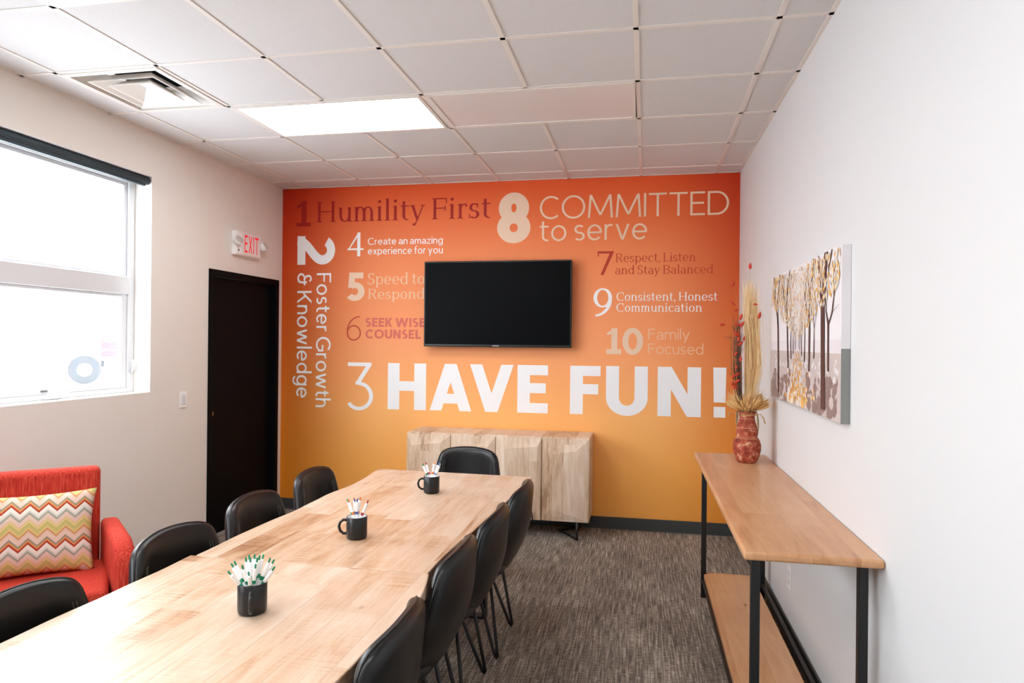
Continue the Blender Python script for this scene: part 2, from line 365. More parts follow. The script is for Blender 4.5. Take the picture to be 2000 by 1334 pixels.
def ceiling_light(i0, i1, k, lit, label):
    (xa, ya), (xb, yb) = G(i0, k), G(i1, k+1); c = ((xa+xb)/2, (ya+yb)/2, H)
    t_ = thing('ceiling_light', label, 'ceiling light', c, 0, 'troffer lights in the ceiling grid')
    wx, wy = (xb-xa)/2-0.012, abs(yb-ya)/2-0.012
    fr = MB(); z0, z1 = -0.004, 0.02; e = 0.022
    fr.box(-wx, wx, -wy, -wy+e, z0, z1); fr.box(-wx, wx, wy-e, wy, z0, z1); fr.box(-wx, -wx+e, -wy+e, wy-e, z0, z1); fr.box(wx-e, wx, -wy+e, wy-e, z0, z1)
    fr.build('frame', M_grid, t_)
    df = MB(); df.box(-wx+e, wx-e, -wy+e, wy-e, 0.001, 0.006); df.build('diffuser', M_lit if lit else M_unlit, t_)
    hs = MB(); hs.box(-wx, wx, -wy, wy, 0.021, 0.10); hs.build('housing', M_trimw, t_)
    return t_
ceiling_light(*LIGHTS[0], 'glowing white rectangular ceiling light above the middle of the table')
ceiling_light(*LIGHTS[1], 'unlit pinkish rectangular ceiling light right of the glowing one')
ceiling_light(*LIGHTS[2], 'lit ceiling light of which only an edge shows at the top left')
ceiling_light(*LIGHTS[3], 'unseen lit ceiling light added as fill behind the viewpoint near the right wall')
ceiling_light(*LIGHTS[4], 'unseen lit ceiling light added as fill behind the viewpoint near the windows')

# ------------------------------------------------------------------ air diffuser in the ceiling
(xa, ya), (xb, yb) = G(VENT[0], VENT[1]), G(VENT[0]+1, VENT[1]+1)
vt = thing('air_vent', 'square white louvred air vent in the ceiling above the window wall', 'air vent', ((xa+xb)/2, (ya+yb)/2, H))
def sqr(h, z): return [(-h, -h, z), (h, -h, z), (h, h, z), (-h, h, z)]
def frustum(mb, levels, cap=False):
    o = [v for h, z in levels for v in sqr(h, z)]
    fs = [(4*i+k, 4*i+(k+1) % 4, 4*i+4+(k+1) % 4, 4*i+4+k) for i in range(len(levels)-1) for k in range(4)]
    if cap: fs.append(tuple(4*(len(levels)-1)+k for k in range(4)))
    mb.add(o, fs)
    return mb
m_ = frustum(MB(), [(0.293, 0.004), (0.293, -0.006), (0.262, -0.006), (0.262, 0.0), (0.215, 0.085), (0.165, 0.085)]); m_.build('frame', M_grid, vt)
m_ = frustum(MB(), [(0.165, 0.085), (0.165, 0.25)], True); m_.build('duct', M_dark, vt)
m_ = frustum(MB(), [(0.125, 0.050), (0.198, -0.006), (0.204, -0.010), (0.204, -0.014), (0.196, -0.012), (0.118, 0.046)]); m_.build('louvre', M_grid, vt)
m_ = frustum(MB(), [(0.050, 0.052), (0.128, -0.002), (0.136, -0.010), (0.136, -0.016), (0.126, -0.012), (0.046, 0.040)], True); m_.build('louvre', M_grid, vt)
for px_, py_ in ((-0.17, -0.236), (0.236, 0.10)):
    m_ = MB(); m_.lathe([(0.007, -0.002), (0.007, 0.012)], 12, (px_, py_, 0.04)); m_.build('screw', M_black, vt)

# ------------------------------------------------------------------ windows
def window(n, y0, y1, full):
    wo = bpy.data.objects.new('window_%d' % n, None); COL.objects.link(wo); wo.location = (XL-0.19, (y0+y1)/2, WZ0); wo['kind'] = 'structure'
    wid = y1-y0; hgt = WZ1-WZ0; h2 = wid/2; x0_, x1_ = 0.0, 0.06
    rz0, rz1 = 1.876-WZ0, 1.996-WZ0
    m_ = MB(); e = 0.055
    m_.box(x0_, x1_, -h2, -h2+e, 0, hgt); m_.box(x0_, x1_, h2-e, h2, 0, hgt); m_.box(x0_, x1_, -h2+e, h2-e, 0, 0.03); m_.box(x0_, x1_, -h2+e, h2-e, hgt-0.05, hgt)
    m_.box(x0_-0.004, x1_+0.006, -h2+e, h2-e, rz0, rz1)
    m_.build('window_frame', M_trimw, wo, bevel=0.004)
    m_ = MB(); e2 = e+0.045
    m_.box(0.008, 0.05, -h2+e, -h2+e2, 0.03, rz0); m_.box(0.008, 0.05, h2-e2, h2-e, 0.03, rz0); m_.box(0.008, 0.05, -h2+e2, h2-e2, 0.03, 0.062); m_.box(0.008, 0.05, -h2+e2, h2-e2, rz0-0.02, rz0)
    m_.build('sash', M_trimw, wo, bevel=0.003)
    m_ = MB(); e3 = e+0.03
    m_.box(0.012, 0.045, -h2+e, -h2+e3, rz1, hgt-0.05); m_.box(0.012, 0.045, h2-e3, h2-e, rz1, hgt-0.05); m_.box(0.012, 0.045, -h2+e3, h2-e3, rz1, rz1+0.02); m_.box(0.012, 0.045, -h2+e3, h2-e3, hgt-0.075, hgt-0.05)
    m_.build('fixed_frame', M_trimw, wo, bevel=0.003)
    m_ = MB(); m_.add([(0.03, -h2+e2, 0.062), (0.03, h2-e2, 0.062), (0.03, h2-e2, rz0-0.02), (0.03, -h2+e2, rz0-0.02)], [(0, 1, 2, 3)]); m_.build('lower_pane', M_glass, wo)
    m_ = MB(); m_.add([(0.03, -h2+e3, rz1+0.02), (0.03, h2-e3, rz1+0.02), (0.03, h2-e3, hgt-0.075), (0.03, -h2+e3, hgt-0.075)], [(0, 1, 2, 3)]); m_.build('upper_pane', M_glass, wo)
    m_ = MB(); cy = 0.29 if full else 0.0
    m_.box(0.061, 0.085, cy-0.07, cy+0.055, 0.004, 0.022); m_.box(0.061, 0.078, cy-0.05, cy-0.02, 0.022, 0.034)
    m_.tube([(0.075, cy-0.01, 0.024), (0.10, cy+0.01, 0.046), (0.105, cy+0.05, 0.036), (0.10, cy+0.085, 0.014), (0.10, cy+0.10, 0.010)], [0.007, 0.008, 0.009, 0.008, 0.009], 10)
    m_.build('crank_handle', M_trimw, wo)
    m_ = MB(); m_.box(0.0505, 0.053, cy-0.075, cy-0.03, 0.045, 0.055); m_.build('latch_plate', M_metalgrey, wo)
    m_ = MB(); m_.tube([(0.062, h2-0.025, 0.13), (0.082, h2-0.027, 0.16), (0.078, h2-0.027, 0.22)], [0.008, 0.008, 0.006], 8); m_.build('lock_lever', M_trimw, wo)
    return wo
window(1, WIN[0][0], WIN[0][1], True)
window(2, WIN[1][0], WIN[1][1], False)  # unseen extra window, added to bring more daylight into the room
bl = thing('roller_blind', 'dark teal roller blind rolled up at the top of the window', 'window blind', (XL-0.03, WIN[0][1]-0.93, WZ1))
m_ = MB(); m_.tube([(0, -0.925, -0.032), (0, 0.925, -0.032)], 0.0255, 24); m_.build('roller', M_teal, bl)
m_ = MB(); m_.box(-0.012, 0.012, -0.895, 0.895, -0.072, -0.050); m_.box(-0.003, 0.001, -0.895, 0.895, -0.052, -0.034); m_.build('bottom_bar', M_teal, bl, bevel=0.003)
m_ = MB(); m_.box(-0.02, 0.03, -0.926, 0.926, -0.007, 0.0); m_.build('mounting_rail', M_trimw, bl)
# ------------------------------------------------------------------ door
do = bpy.data.objects.new('door_1', None); COL.objects.link(do); do.location = (XL, (DY0+DY1)/2, 0); do['kind'] = 'structure'
hw_ = (DY1-DY0)/2
m_ = MB(); m_.box(-0.16, 0.012, -hw_, -hw_+0.05, 0, DZ); m_.box(-0.16, 0.012, hw_-0.05, hw_, 0, DZ); m_.box(-0.16, 0.012, -hw_+0.05, hw_-0.05, DZ-0.05, DZ); m_.build('door_frame', M_door, do, bevel=0.002)
m_ = MB(); m_.box(-0.085, -0.035, -hw_+0.053, hw_-0.053, 0.012, DZ-0.053); m_.build('door_leaf', M_door, do)
m_ = MB(); m_.box(-0.0349, -0.030, -hw_+0.066, -hw_+0.118, 0.968, 1.000); m_.build('latch_plate', M_brass, do)
# ------------------------------------------------------------------ cove base
def cove(name, boxes):
    m_ = MB()
    for q in boxes: m_.box(*q)
    return struct(m_.build(name, M_base, bevel=0.003))
cove('baseboard_back', [(XL, XR, -0.010, 0.0, 0, 0.100), (XL, XR, -0.018, -0.010, 0, 0.010)])
cove('baseboard_right', [(XR-0.010, XR, YF, -0.02, 0, 0.100), (XR-0.018, XR-0.010, YF, -0.02, 0, 0.010)])
cove('baseboard_left', [(XL, XL+0.010, YF, DY0-0.002, 0, 0.100), (XL, XL+0.010, DY1+0.002, -0.02, 0, 0.100)])

# ------------------------------------------------------------------ letters: strokes of a round or broad nib
class Pen:
    """a = half width of upright strokes, b = half width of level strokes, s = serif reach (0 = none)"""
    def __init__(P, a, b, s=0.0): P.a, P.b, P.s = a, b, s; P.q = []
    def quad(P, *p): P.q.append(list(p))
    def V(P, x, y0, y1, top='', foot=False):
        a = P.a; P.quad((x-a, y0), (x+a, y0), (x+a, y1), (x-a, y1))
        if P.s:
            if foot: P.rect(x-a-P.s, x+a+P.s, y0, y0+1.6*P.b)
            if top == 'full': P.rect(x-a-P.s, x+a+P.s, y1-1.6*P.b, y1)
            if top == 'flag': P.quad((x-a-P.s, y1-1.9*P.b), (x, y1-1.9*P.b-0.02), (x+a, y1), (x-a, y1-0.2*P.b))
    def rect(P, x0, x1, y0, y1): P.quad((x0, y0), (x1, y0), (x1, y1), (x0, y1))
    def Hz(P, x0, x1, y): P.rect(x0, x1, y-P.b, y+P.b)
    def th(P, dx, dy, a=None):
        a = P.a if a is None else a
        l = math.hypot(dx, dy); nx, ny = -dy/l, dx/l
        return 2*math.sqrt((a*nx)**2+(P.b*ny)**2)/max(abs(nx), 1e-3)
    def D(P, x0, y0, x1, y1, a=None):
        h = P.th(x1-x0, y1-y0, a)/2; P.quad((x0-h, y0), (x0+h, y0), (x1+h, y1), (x1-h, y1))
    def C(P, cx, cy, ox, oy, t0, t1, n=40, a=None, b=None):
        a = P.a if a is None else a; b = P.b if b is None else b
        ix, iy = ox-2*a, oy-2*b; m = max(6, int(n*abs(t1-t0)/360)+2); pr = None
        for i in range(m+1):
            t_ = R(t0+(t1-t0)*i/m); c_, s_ = math.cos(t_), math.sin(t_)
            cu = ((cx+ox*c_, cy+oy*s_), (cx+ix*c_, cy+iy*s_))
            if pr: P.quad(pr[0], cu[0], cu[1], pr[1])
            pr = cu
    def path(P, pts):
        pr = None
        for i, p in enumerate(pts):
            q0, q1 = pts[max(i-1, 0)], pts[min(i+1, len(pts)-1)]; dx, dy = q1[0]-q0[0], q1[1]-q0[1]; l = math.hypot(dx, dy); nx, ny = -dy/l, dx/l
            k_ = math.sqrt((P.a*nx)**2+(P.b*ny)**2); o = (P.a*P.a*nx/k_, P.b*P.b*ny/k_)
            cu = ((p[0]+o[0], p[1]+o[1]), (p[0]-o[0], p[1]-o[1]))
            if pr: P.quad(pr[0], cu[0], cu[1], pr[1])
            pr = cu
    def dot(P, x, y, r):
        P.q.append([(x+r*math.cos(2*pi*k/20), y+r*math.sin(2*pi*k/20)) for k in range(20)])
XH = 0.70; AS = 1.06; DS = -0.28
def glyph(ch, P):
    """draws ch at x = 0 and returns its width (cap height = 1)"""
    a, b, s = P.a, P.b, P.s; serif = s > 0
    if ch == ' ': return 0.24+(0.05 if serif else 0)
    if ch in 'oO0Q':
        hgt = XH if ch == 'o' else 1.0; w_ = {'o': 0.72, 'O': 1.10, '0': 0.86}[ch]
        if serif: w_ *= 0.92
        P.C(w_/2, hgt/2, w_/2, hgt/2+0.012, 0, 360, 56); return w_
    if ch in 'cC':
        hgt = XH if ch == 'c' else 1.0; w_ = 0.60 if ch == 'c' else 0.92; rx_ = w_*0.58
        P.C(rx_, hgt/2, rx_, hgt/2+0.012, 48, 312, 56)
        if serif: P.dot(rx_+rx_*0.60, hgt*0.80, a*0.75) if ch == 'c' else P.rect(w_-0.10, w_-0.05, hgt*0.66, hgt)
        return w_
    if ch == 'G':
        w_ = 0.98; rx_ = 0.53; P.C(rx_, 0.5, rx_, 0.512, 46, 320, 56); P.V(w_-a, 0.12, 0.5); P.Hz(w_*0.56, w_, 0.5-b); return w_
    if ch == 'e':
        w_ = 0.68; P.C(w_/2, XH/2, w_/2, XH/2+0.012, 0, 318, 56); P.Hz(a, w_-a*0.6, XH*0.5); return w_
    if ch == 'a':
        w_ = 0.60; P.V(w_-a, 0, XH*0.60)
        if serif: P.Hz(w_-a, w_+s, b)
        P.C(w_*0.5, XH*0.62, w_*0.5, XH*0.38+0.012, 0, 150, 50); P.C(w_*0.47, XH*0.285, w_*0.47, XH*0.285+0.01, 62, 330, 50); P.Hz(w_*0.47, w_-a, XH*0.57-b+0.005); return w_+(s*0.7)
    if ch in 'nmh':
        w1 = 0.60 if ch != 'm' else 0.53; top = AS if ch == 'h' else XH
        P.V(a+s, 0, top, 'flag', True); x = s
        for _ in range(2 if ch == 'm' else 1):
            P.C(x+w1/2, XH-0.30, w1/2, 0.312, 0, 180, 40); P.V(x+w1-a, 0, XH-0.30, '', True); x += w1-2*a
        return x+2*a+s
    if ch == 'u':
        w1 = 0.60; P.V(a+s, 0.30, XH, 'flag'); P.C(s+w1/2, 0.30, w1/2, 0.312, 180, 360, 40); P.V(s+w1-a, 0, XH, 'flag')
        if serif: P.rect(s+w1-a, s+w1+s, 0, 1.6*b)
        return w1+s*1.6
    if ch == 'r':
        P.V(a+s, 0, XH, 'flag', True); P.C(s+0.28, XH-0.26, 0.28, 0.272, 70, 180, 40)
        if serif: P.dot(s+0.36, XH-0.09, a*0.85)
        return 0.38+s
    if ch in 'il':
        P.V(a+s, 0, XH if ch == 'i' else AS, 'flag', True)
        if ch == 'i': P.dot(a+s, 0.93, max(a*1.15, 0.055))
        return 2*a+2*s
    if ch in 'tf':
        if ch == 't':
            P.V(0.10+a, 0.17, 0.90); P.C(0.10+0.25, 0.20, 0.25, 0.212, 180, 285, 40); P.Hz(0, 0.42, XH-b); return 0.42
        P.V(0.10+a, 0, AS-0.24, '', True); P.C(0.10+0.25, AS-0.24, 0.25, 0.25, 75, 180, 40); P.Hz(0, 0.40, XH-b); return 0.40
    if ch in 'dgpb':
        w_ = 0.68
        if ch in 'dg':
            P.C(w_/2, XH/2, w_/2, XH/2+0.012, 0, 360, 56); P.V(w_-a, 0 if ch == 'd' else 0.0, AS if ch == 'd' else XH, 'flag')
            if ch == 'd' and serif: P.rect(w_-a, w_+s, 0, 1.6*b)
            if ch == 'g': P.C(w_/2, 0.02, w_/2, 0.31, 208, 360, 40)
            return w_+s*0.8
        P.C(s+w_/2, XH/2, w_/2, XH/2+0.012, 0, 360, 56); P.V(s+a, DS if ch == 'p' else 0, XH if ch == 'p' else AS, 'flag', ch == 'p'); return w_+s
    if ch in 'vyVA':
        hgt = 1.0 if ch in 'VA' else XH; w_ = 0.64 if ch in 'vy' else 0.98; h = P.th(w_/2, hgt)/2
        if ch == 'A':
            P.D(h, 0, w_/2, 1.0); P.D(w_-h, 0, w_/2, 1.0); P.Hz(w_*0.22, w_*0.78, 0.26); return w_
        h2 = P.th(w_/2, hgt, a if not serif else a*0.45)/2
        P.D(h, hgt, w_/2, 0)
        if ch == 'y':
            k_ = 0.30; dx = (w_/2-h2)*k_/XH; P.D(w_-h2, XH, w_/2-dx, DS+(0 if not serif else 0.03), a if not serif else a*0.45)
            if serif: P.dot(w_/2-dx-0.05, DS+0.06, a*0.95)
        else: P.D(w_-h2, hgt, w_/2, 0, a if not serif else a*0.45)
        if serif: P.rect(-0.06, h*2+0.05, hgt-1.6*b, hgt); P.rect(w_-h2*2-0.10, w_+0.06, hgt-1.6*b, hgt)
        return w_
    if ch in 'wW':
        hgt = 1.0 if ch == 'W' else XH; w_ = 1.02 if ch == 'w' else 1.46; h = P.th(w_/4, hgt)/2
        P.D(h, hgt, w_*0.27, 0); P.D(w_/2, hgt, w_*0.27, 0); P.D(w_/2, hgt, w_*0.73, 0); P.D(w_-h, hgt, w_*0.73, 0); return w_
    if ch == 'M':
        w_ = 1.16; sp_ = 0.08; P.D(a, 0, a+sp_, 1.0); P.D(w_-a, 0, w_-a-sp_, 1.0); P.D(a+sp_, 1.0, w_/2, 0.12); P.D(w_-a-sp_, 1.0, w_/2, 0.12); return w_
    if ch == 'N':
        w_ = 0.85; h = P.th(w_-2*a, 1)/2; P.V(a, 0, 1); P.V(w_-a, 0, 1); P.quad((0, 1), (2*h*0.94, 1), (w_, 0), (w_-2*h*0.94, 0)); return w_
    if ch in 'kK':
        hgt = XH if ch == 'k' else 1.0; w_ = 0.60 if ch == 'k' else 0.80; P.V(a, 0, AS if ch == 'k' else 1)
        h = P.th(0.4, hgt*0.55)/2; P.D(2*a+h*0.2, hgt*0.42, w_-h, hgt); P.D(w_*0.42, hgt*0.56, w_-h, 0); return w_
    if ch == 'x':
        w_ = 0.60; h = P.th(w_, XH)/2; P.D(h, 0, w_-h, XH); P.D(h, XH, w_-h, 0); return w_
    if ch == 'z':
        w_ = 0.56; P.Hz(0.02, w_, XH-b); P.Hz(0, w_, b); h = P.th(w_, XH)/2; P.quad((0, 2*b), (h*1.3, 2*b), (w_, XH-2*b), (w_-h*1.3, XH-2*b)); return w_
    if ch in 'sS':
        hgt = XH if ch == 's' else 1.0; w_ = 0.50 if ch == 's' else 0.66; ry = (hgt/2+b)/2+0.006
        P.C(w_/2, hgt-ry+0.01, w_/2*0.94, ry, 38, 270, 56); P.C(w_/2, ry-0.01, w_/2, ry, -142, 90, 56)
        if serif:
            P.rect(w_-0.11, w_-0.06, hgt*0.70, hgt*0.99); P.rect(0.0, 0.05, 0.01, hgt*0.30)
        return w_
    if ch in 'EFLHITDURB':
        if ch == 'H':
            w_ = 0.86; P.V(a+s, 0, 1, 'full', True); P.V(w_-a+s, 0, 1, 'full', True); P.Hz(2*a+s*0.5, w_-a, 0.51); return w_+2*s
        if ch == 'I': P.V(a, 0, 1); return 2*a
        if ch == 'T': w_ = 0.80; P.Hz(0, w_, 1-b); P.V(w_/2, 0, 1-b); return w_
        if ch == 'U':
            w_ = 0.84; P.V(a, 0.36, 1); P.V(w_-a, 0.36, 1); P.C(w_/2, 0.36, w_/2, 0.372, 180, 360, 48); return w_
        if ch == 'D':
            w_ = 0.92; P.V(a, 0, 1); P.C(0.40, 0.5, w_-0.40, 0.5, -90, 90, 60); P.Hz(a, 0.41, 1-b); P.Hz(a, 0.41, b); return w_
        if ch in 'RB':
            w_ = 0.72; P.V(a+s, 0, 1, '', True)
            if serif: P.rect(0, a+s, 1-1.6*b, 1)
            P.C(0.36+s, 0.75, w_-0.36, 0.25, -90, 90, 50); P.Hz(a+s, 0.37+s, 1-b); P.Hz(a+s, 0.37+s, 0.5+b)
            if ch == 'B':
                P.C(0.36+s, 0.27, w_-0.33, 0.27, -90, 90, 50); P.Hz(a+s, 0.37+s, b); return w_+0.05+s
            h = P.th(0.36, 0.5)/2; P.D(0.38+s, 0.5, w_+0.06+s-h, 0)
            if serif: P.rect(w_-0.06, w_+0.12+s, 0, 1.6*b)
            return w_+0.08+s
        w_ = {'E': 0.64, 'F': 0.62, 'L': 0.60}[ch]; P.V(a+s, 0, 1, 'full' if ch == 'L' else '', ch != 'E' and ch != 'L')
        if serif and ch == 'F': P.rect(0, a+s, 1-1.6*b, 1)
        if serif and ch == 'L': P.rect(0, a+s, 0, 1.6*b)
        w_ += 1.5*s
        if ch in 'EF': P.Hz(a+s, w_, 1-b); P.Hz(a+s, w_*0.93, 0.52)
        if ch in 'EL': P.Hz(a+s, w_, b)
        if serif and ch == 'F': P.rect(w_-0.05, w_, 0.74, 1); P.rect(w_*0.93-0.05, w_*0.93, 0.40, 0.64)
        if serif and ch == 'L': P.rect(w_-0.05, w_, 0, 0.26)
        return w_
    if ch == '!':
        w_ = 2.25*a; P.quad((w_/2-a, 0.30), (w_/2+a, 0.30), (w_/2+a*1.12, 1), (w_/2-a*1.12, 1)); P.rect(w_/2-a, w_/2+a, 0, 2.05*b); return w_
    if ch == ',':
        P.dot(0.08, 0.06, 0.075); P.quad((0.06, 0.02), (0.15, 0.06), (0.08, -0.16), (0.02, -0.17)); return 0.16
    if ch == '&':
        w_ = 0.80; P.C(0.36, 0.755, 0.25, 0.255, 25, 270, 44); P.C(0.34, 0.27, 0.34, 0.28, 60, 330, 50); P.Hz(0.30, w_, 0.50); P.V(0.60, 0.28, 0.66); P.C(0.34, 0.28, 0.26+a, 0.28, 270, 360, 40); return w_
    if ch == '1':
        w_ = 0.62; x = 0.33; P.V(x, 0, 1); P.rect(0, w_, 0, 2*b if b > 0.06 else 3*b); P.quad((0.0, 0.80), (0.06, 0.72), (x, 0.84), (x, 1.0)); return w_
    if ch == 'X':
        w_ = 0.80; h = P.th(w_*0.75, 1)/2; P.D(h, 0, w_-h, 1); P.D(h, 1, w_-h, 0); return w_
    if ch == '2':
        w_ = 0.77; rx_, ry_ = w_/2-a, 0.335-b; cy_ = 1.012-0.335
        pts = [(w_/2+rx_*math.cos(R(t_)), cy_+ry_*math.sin(R(t_))) for t_ in range(152, -36, -6)]
        p0, p3 = pts[-1], (a*0.92, 0.0); p1 = (p0[0]-0.11, p0[1]-0.16); p2 = (a*0.92, 0.24)
        for i in range(1, 15):
            s_ = i/14; pts.append(tuple((1-s_)**3*p0[q]+3*(1-s_)**2*s_*p1[q]+3*(1-s_)*s_*s_*p2[q]+s_**3*p3[q] for q in (0, 1)))
        P.path(pts); P.rect(0, w_, 0, 2*b); return w_
    if ch == '2old':
        w_ = 0.76; P.C(w_*0.5, 0.68, w_*0.5, 0.33, -20, 165, 50); P.rect(0, w_, 0, 2*b)
        h = 2*a; P.quad((0, 2*b), (0, 2*b*0.9), (w_*0.98, 0.57), (w_-h*0.98, 0.565)); P.quad((0, 2*b), (h*1.55, 2*b), (w_*0.98, 0.57), (w_-h*0.98, 0.565)); return w_
    if ch == '3':
        w_ = 0.62; P.Hz(0.05, w_*0.93, 1-b); P.quad((w_*0.95-2*a*1.3, 1-b), (w_*0.95, 1-b), (w_*0.38+2*a, 0.56), (w_*0.38-0.4*a, 0.56)); P.Hz(w_*0.37, w_*0.52, 0.575)
        P.C(w_*0.49, 0.30, w_*0.51, 0.30, -145, 90, 60); return w_
    if ch == '4':
        w_ = 0.70; P.V(w_*0.70, 0, 1); P.Hz(0, w_, 0.30); P.quad((0.0, 0.30-b), (0.10, 0.30+b), (w_*0.70+a, 1), (w_*0.70-a*0.4, 1)); return w_
    if ch == '5':
        w_ = 0.70; P.rect(w_*0.12, w_*0.92, 1-2*b, 1); P.quad((w_*0.12, 1-b), (w_*0.12+1.85*a, 1-b), (w_*0.09+1.85*a, 0.46), (w_*0.06, 0.46)); P.C(w_*0.44, 0.325, w_*0.56, 0.335, -142, 128, 60); return w_
    if ch == '6':
        w_ = 0.62; P.C(w_/2, 0.31, w_/2, 0.32, 0, 360, 56); P.C(w_*0.88, 0.36, w_*0.88, 0.64, 88, 180, 60); return w_
    if ch == '7':
        w_ = 0.68; P.rect(0, w_, 1-3.2*b, 1); h = P.th(0.5, 1)/2; P.quad((w_-2*h, 1-2*b), (w_, 1-2*b), (w_*0.28+h*0.9, 0), (w_*0.28-h*0.9, 0)); P.rect(0, 0.05, 0.78, 1); return w_
    if ch == '8':
        w_ = 0.70; ry = (0.5+b)/2+0.006; P.C(w_/2, 1-ry+0.01, w_*0.455, ry, 0, 360, 60); P.C(w_/2, ry-0.01, w_/2, ry, 0, 360, 60); return w_
    if ch == '9':
        w_ = 0.68; P.C(w_/2, 0.66, w_/2, 0.34, 0, 360, 60); P.C(0.06, 0.62, w_-0.06, 0.62, -88, 2, 60, b=b*1.2); return w_
    return 0.5
def letters(mb, text, P, x0, z0, width, height, y=-0.0012, rot90=False, track=0.12):
    """fits text into a box on the orange wall: baseline start (x0, z0), run length, cap height"""
    x = 0; qs = []; first = True
    for ch in text:
        if not first and ch != ' ': x += track
        P.q = []; wd = glyph(ch, P); qs += [[(px_+x, py_) for px_, py_ in q] for q in P.q]; x += wd; first = False
    sx = width/max(x, 1e-6)
    for n, q in enumerate(qs):
        yy = y-0.00001*(n % 50)
        pts = [((x0+px_*sx), yy, z0+py_*height) if not rot90 else (x0+py_*height, yy, z0-px_*sx) for px_, py_ in q]
        mb.add(pts, [tuple(range(len(pts)))])
    return mb
def paint(name, c): return mat(name, c, 0.5, spec=0.3)
C_dark = paint('dark red lettering', (162, 24, 20)); C_white = paint('white lettering', (246, 246, 247)); C_cream = paint('cream lettering', (238, 206, 178))
C_pale = paint('pale peach lettering', (240, 198, 162)); C_rose = paint('rose brown lettering', (216, 108, 90)); C_rust = paint('rust lettering', (192, 72, 44)); C_rust2 = paint('deep rust lettering', (184, 58, 40))
thin = lambda: Pen(0.030, 0.027); light = lambda: Pen(0.050, 0.042); reg = lambda: Pen(0.068, 0.055); bold = lambda: Pen(0.125, 0.105); blk = lambda: Pen(0.132, 0.104)
ser = lambda: Pen(0.068, 0.026, 0.075)
SLOGANS = [
 ("dark red 1 Humility First in serif letters at the orange wall's top left", [('numeral', C_dark, [('1', Pen(0.105, 0.05), -3.151, 2.635, 0.145, 0.237)]), ('lettering', C_dark, [('Humility First', ser(), -2.947, 2.670, 1.652, 0.188)])]),
 ("white sideways 2 Foster Growth & Knowledge down the orange wall's left edge", [('numeral', C_white, [('2', Pen(0.125, 0.108), -3.137, 2.544, 0.266, 0.372, 1)]), ('lettering', C_white, [('Foster Growth', reg(), -2.940, 2.198, 1.242, 0.143, 1), ('& Knowledge', reg(), -3.134, 2.200, 1.161, 0.143, 1)])]),
 ("white 3 HAVE FUN! lettering, the largest on the orange wall", [('numeral', C_white, [('3', Pen(0.043, 0.038), -2.645, 0.938, 0.270, 0.438)]), ('lettering', C_white,
   [('H', blk(), -2.234, 0.957, 0.362, 0.419), ('A', blk(), -1.838, 0.959, 0.389, 0.418), ('V', blk(), -1.468, 0.960, 0.397, 0.417), ('E', blk(), -1.038, 0.962, 0.269, 0.416), ('F', blk(), -0.577, 0.964, 0.259, 0.415), ('U', blk(), -0.271, 0.966, 0.349, 0.415), ('N', blk(), 0.159, 0.968, 0.352, 0.414), ('!', blk(), 0.607, 0.970, 0.105, 0.413)])]),
 ('white numeral 4 with small words Create an amazing experience for you', [('numeral', C_white, [('4', Pen(0.068, 0.035), -2.637, 2.349, 0.156, 0.218)]), ('lettering', C_white, [('Create an amazing', reg(), -2.440, 2.452, 0.712, 0.063), ('experience for you', reg(), -2.439, 2.364, 0.712, 0.065)])]),
 ('cream bold numeral 5 with serif words Speed to Respond, left of the television', [('numeral', C_cream, [('5', bold(), -2.639, 1.942, 0.172, 0.258)]), ('lettering', C_pale, [('Speed to', ser(), -2.436, 2.091, 0.540, 0.101), ('Respond', ser(), -2.432, 1.958, 0.538, 0.092)])]),
 ('thin rust numeral 6 with rose bold capitals SEEK WISE COUNSEL', [('numeral', C_rust, [('6', thin(), -2.638, 1.578, 0.140, 0.223)]), ('lettering', C_rose, [('SEEK WISE', bold(), -2.456, 1.704, 0.571, 0.081), ('COUNSEL', bold(), -2.455, 1.597, 0.529, 0.082)])]),
 ('rust red numeral 7 with serif words Respect, Listen and Stay Balanced', [('numeral', C_rust2, [('7', Pen(0.075, 0.03), -0.352, 2.156, 0.135, 0.203)]), ('lettering', C_rust, [('Respect, Listen', ser(), -0.199, 2.264, 0.656, 0.074), ('and Stay Balanced', ser(), -0.202, 2.162, 0.800, 0.072)])]),
 ("cream 8 COMMITTED to serve lettering at the orange wall's top right", [('numeral', C_cream, [('8', Pen(0.132, 0.112), -1.233, 2.446, 0.297, 0.436)]), ('lettering', C_cream, [('COMMITTED', light(), -0.855, 2.646, 1.575, 0.197), ('to serve', light(), -0.853, 2.455, 0.914, 0.190)])]),
 ('white numeral 9 with serif words Consistent, Honest Communication', [('numeral', C_white, [('9', Pen(0.068, 0.030), -0.384, 1.802, 0.157, 0.242)]), ('lettering', C_white, [('Consistent, Honest', ser(), -0.189, 1.936, 0.823, 0.071), ('Communication', ser(), -0.189, 1.844, 0.701, 0.070)])]),
 ('peach bold numeral 10 with thin words Family Focused above the exclamation mark', [('numeral', C_cream, [('10', Pen(0.125, 0.098), -0.270, 1.482, 0.305, 0.222)]), ('lettering', C_pale, [('Family', Pen(0.046, 0.040), 0.078, 1.611, 0.338, 0.089), ('Focused', Pen(0.046, 0.040), 0.079, 1.489, 0.447, 0.087)])]),
]
for lab, parts in SLOGANS:
    q = parts[0][2][0]
    root = thing('wall_lettering', lab, 'wall lettering', (q[2], 0, q[3]), 0, 'numbered slogans on the orange wall')
    for pn, mt, lines_ in parts:
        rows = [lines_] if len(lines_) > 3 or lab.startswith('peach bold') and pn == 'numeral' else [[l] for l in lines_]
        for row in rows:
          mb = MB()
          for ln in row: letters(mb, ln[0], ln[1], ln[2]-q[2], ln[3]-q[3], ln[4], ln[5], rot90=len(ln) > 6, track=0.05 if ln[0] == '10' else 0.12)
          mb.build(pn, mt, root)

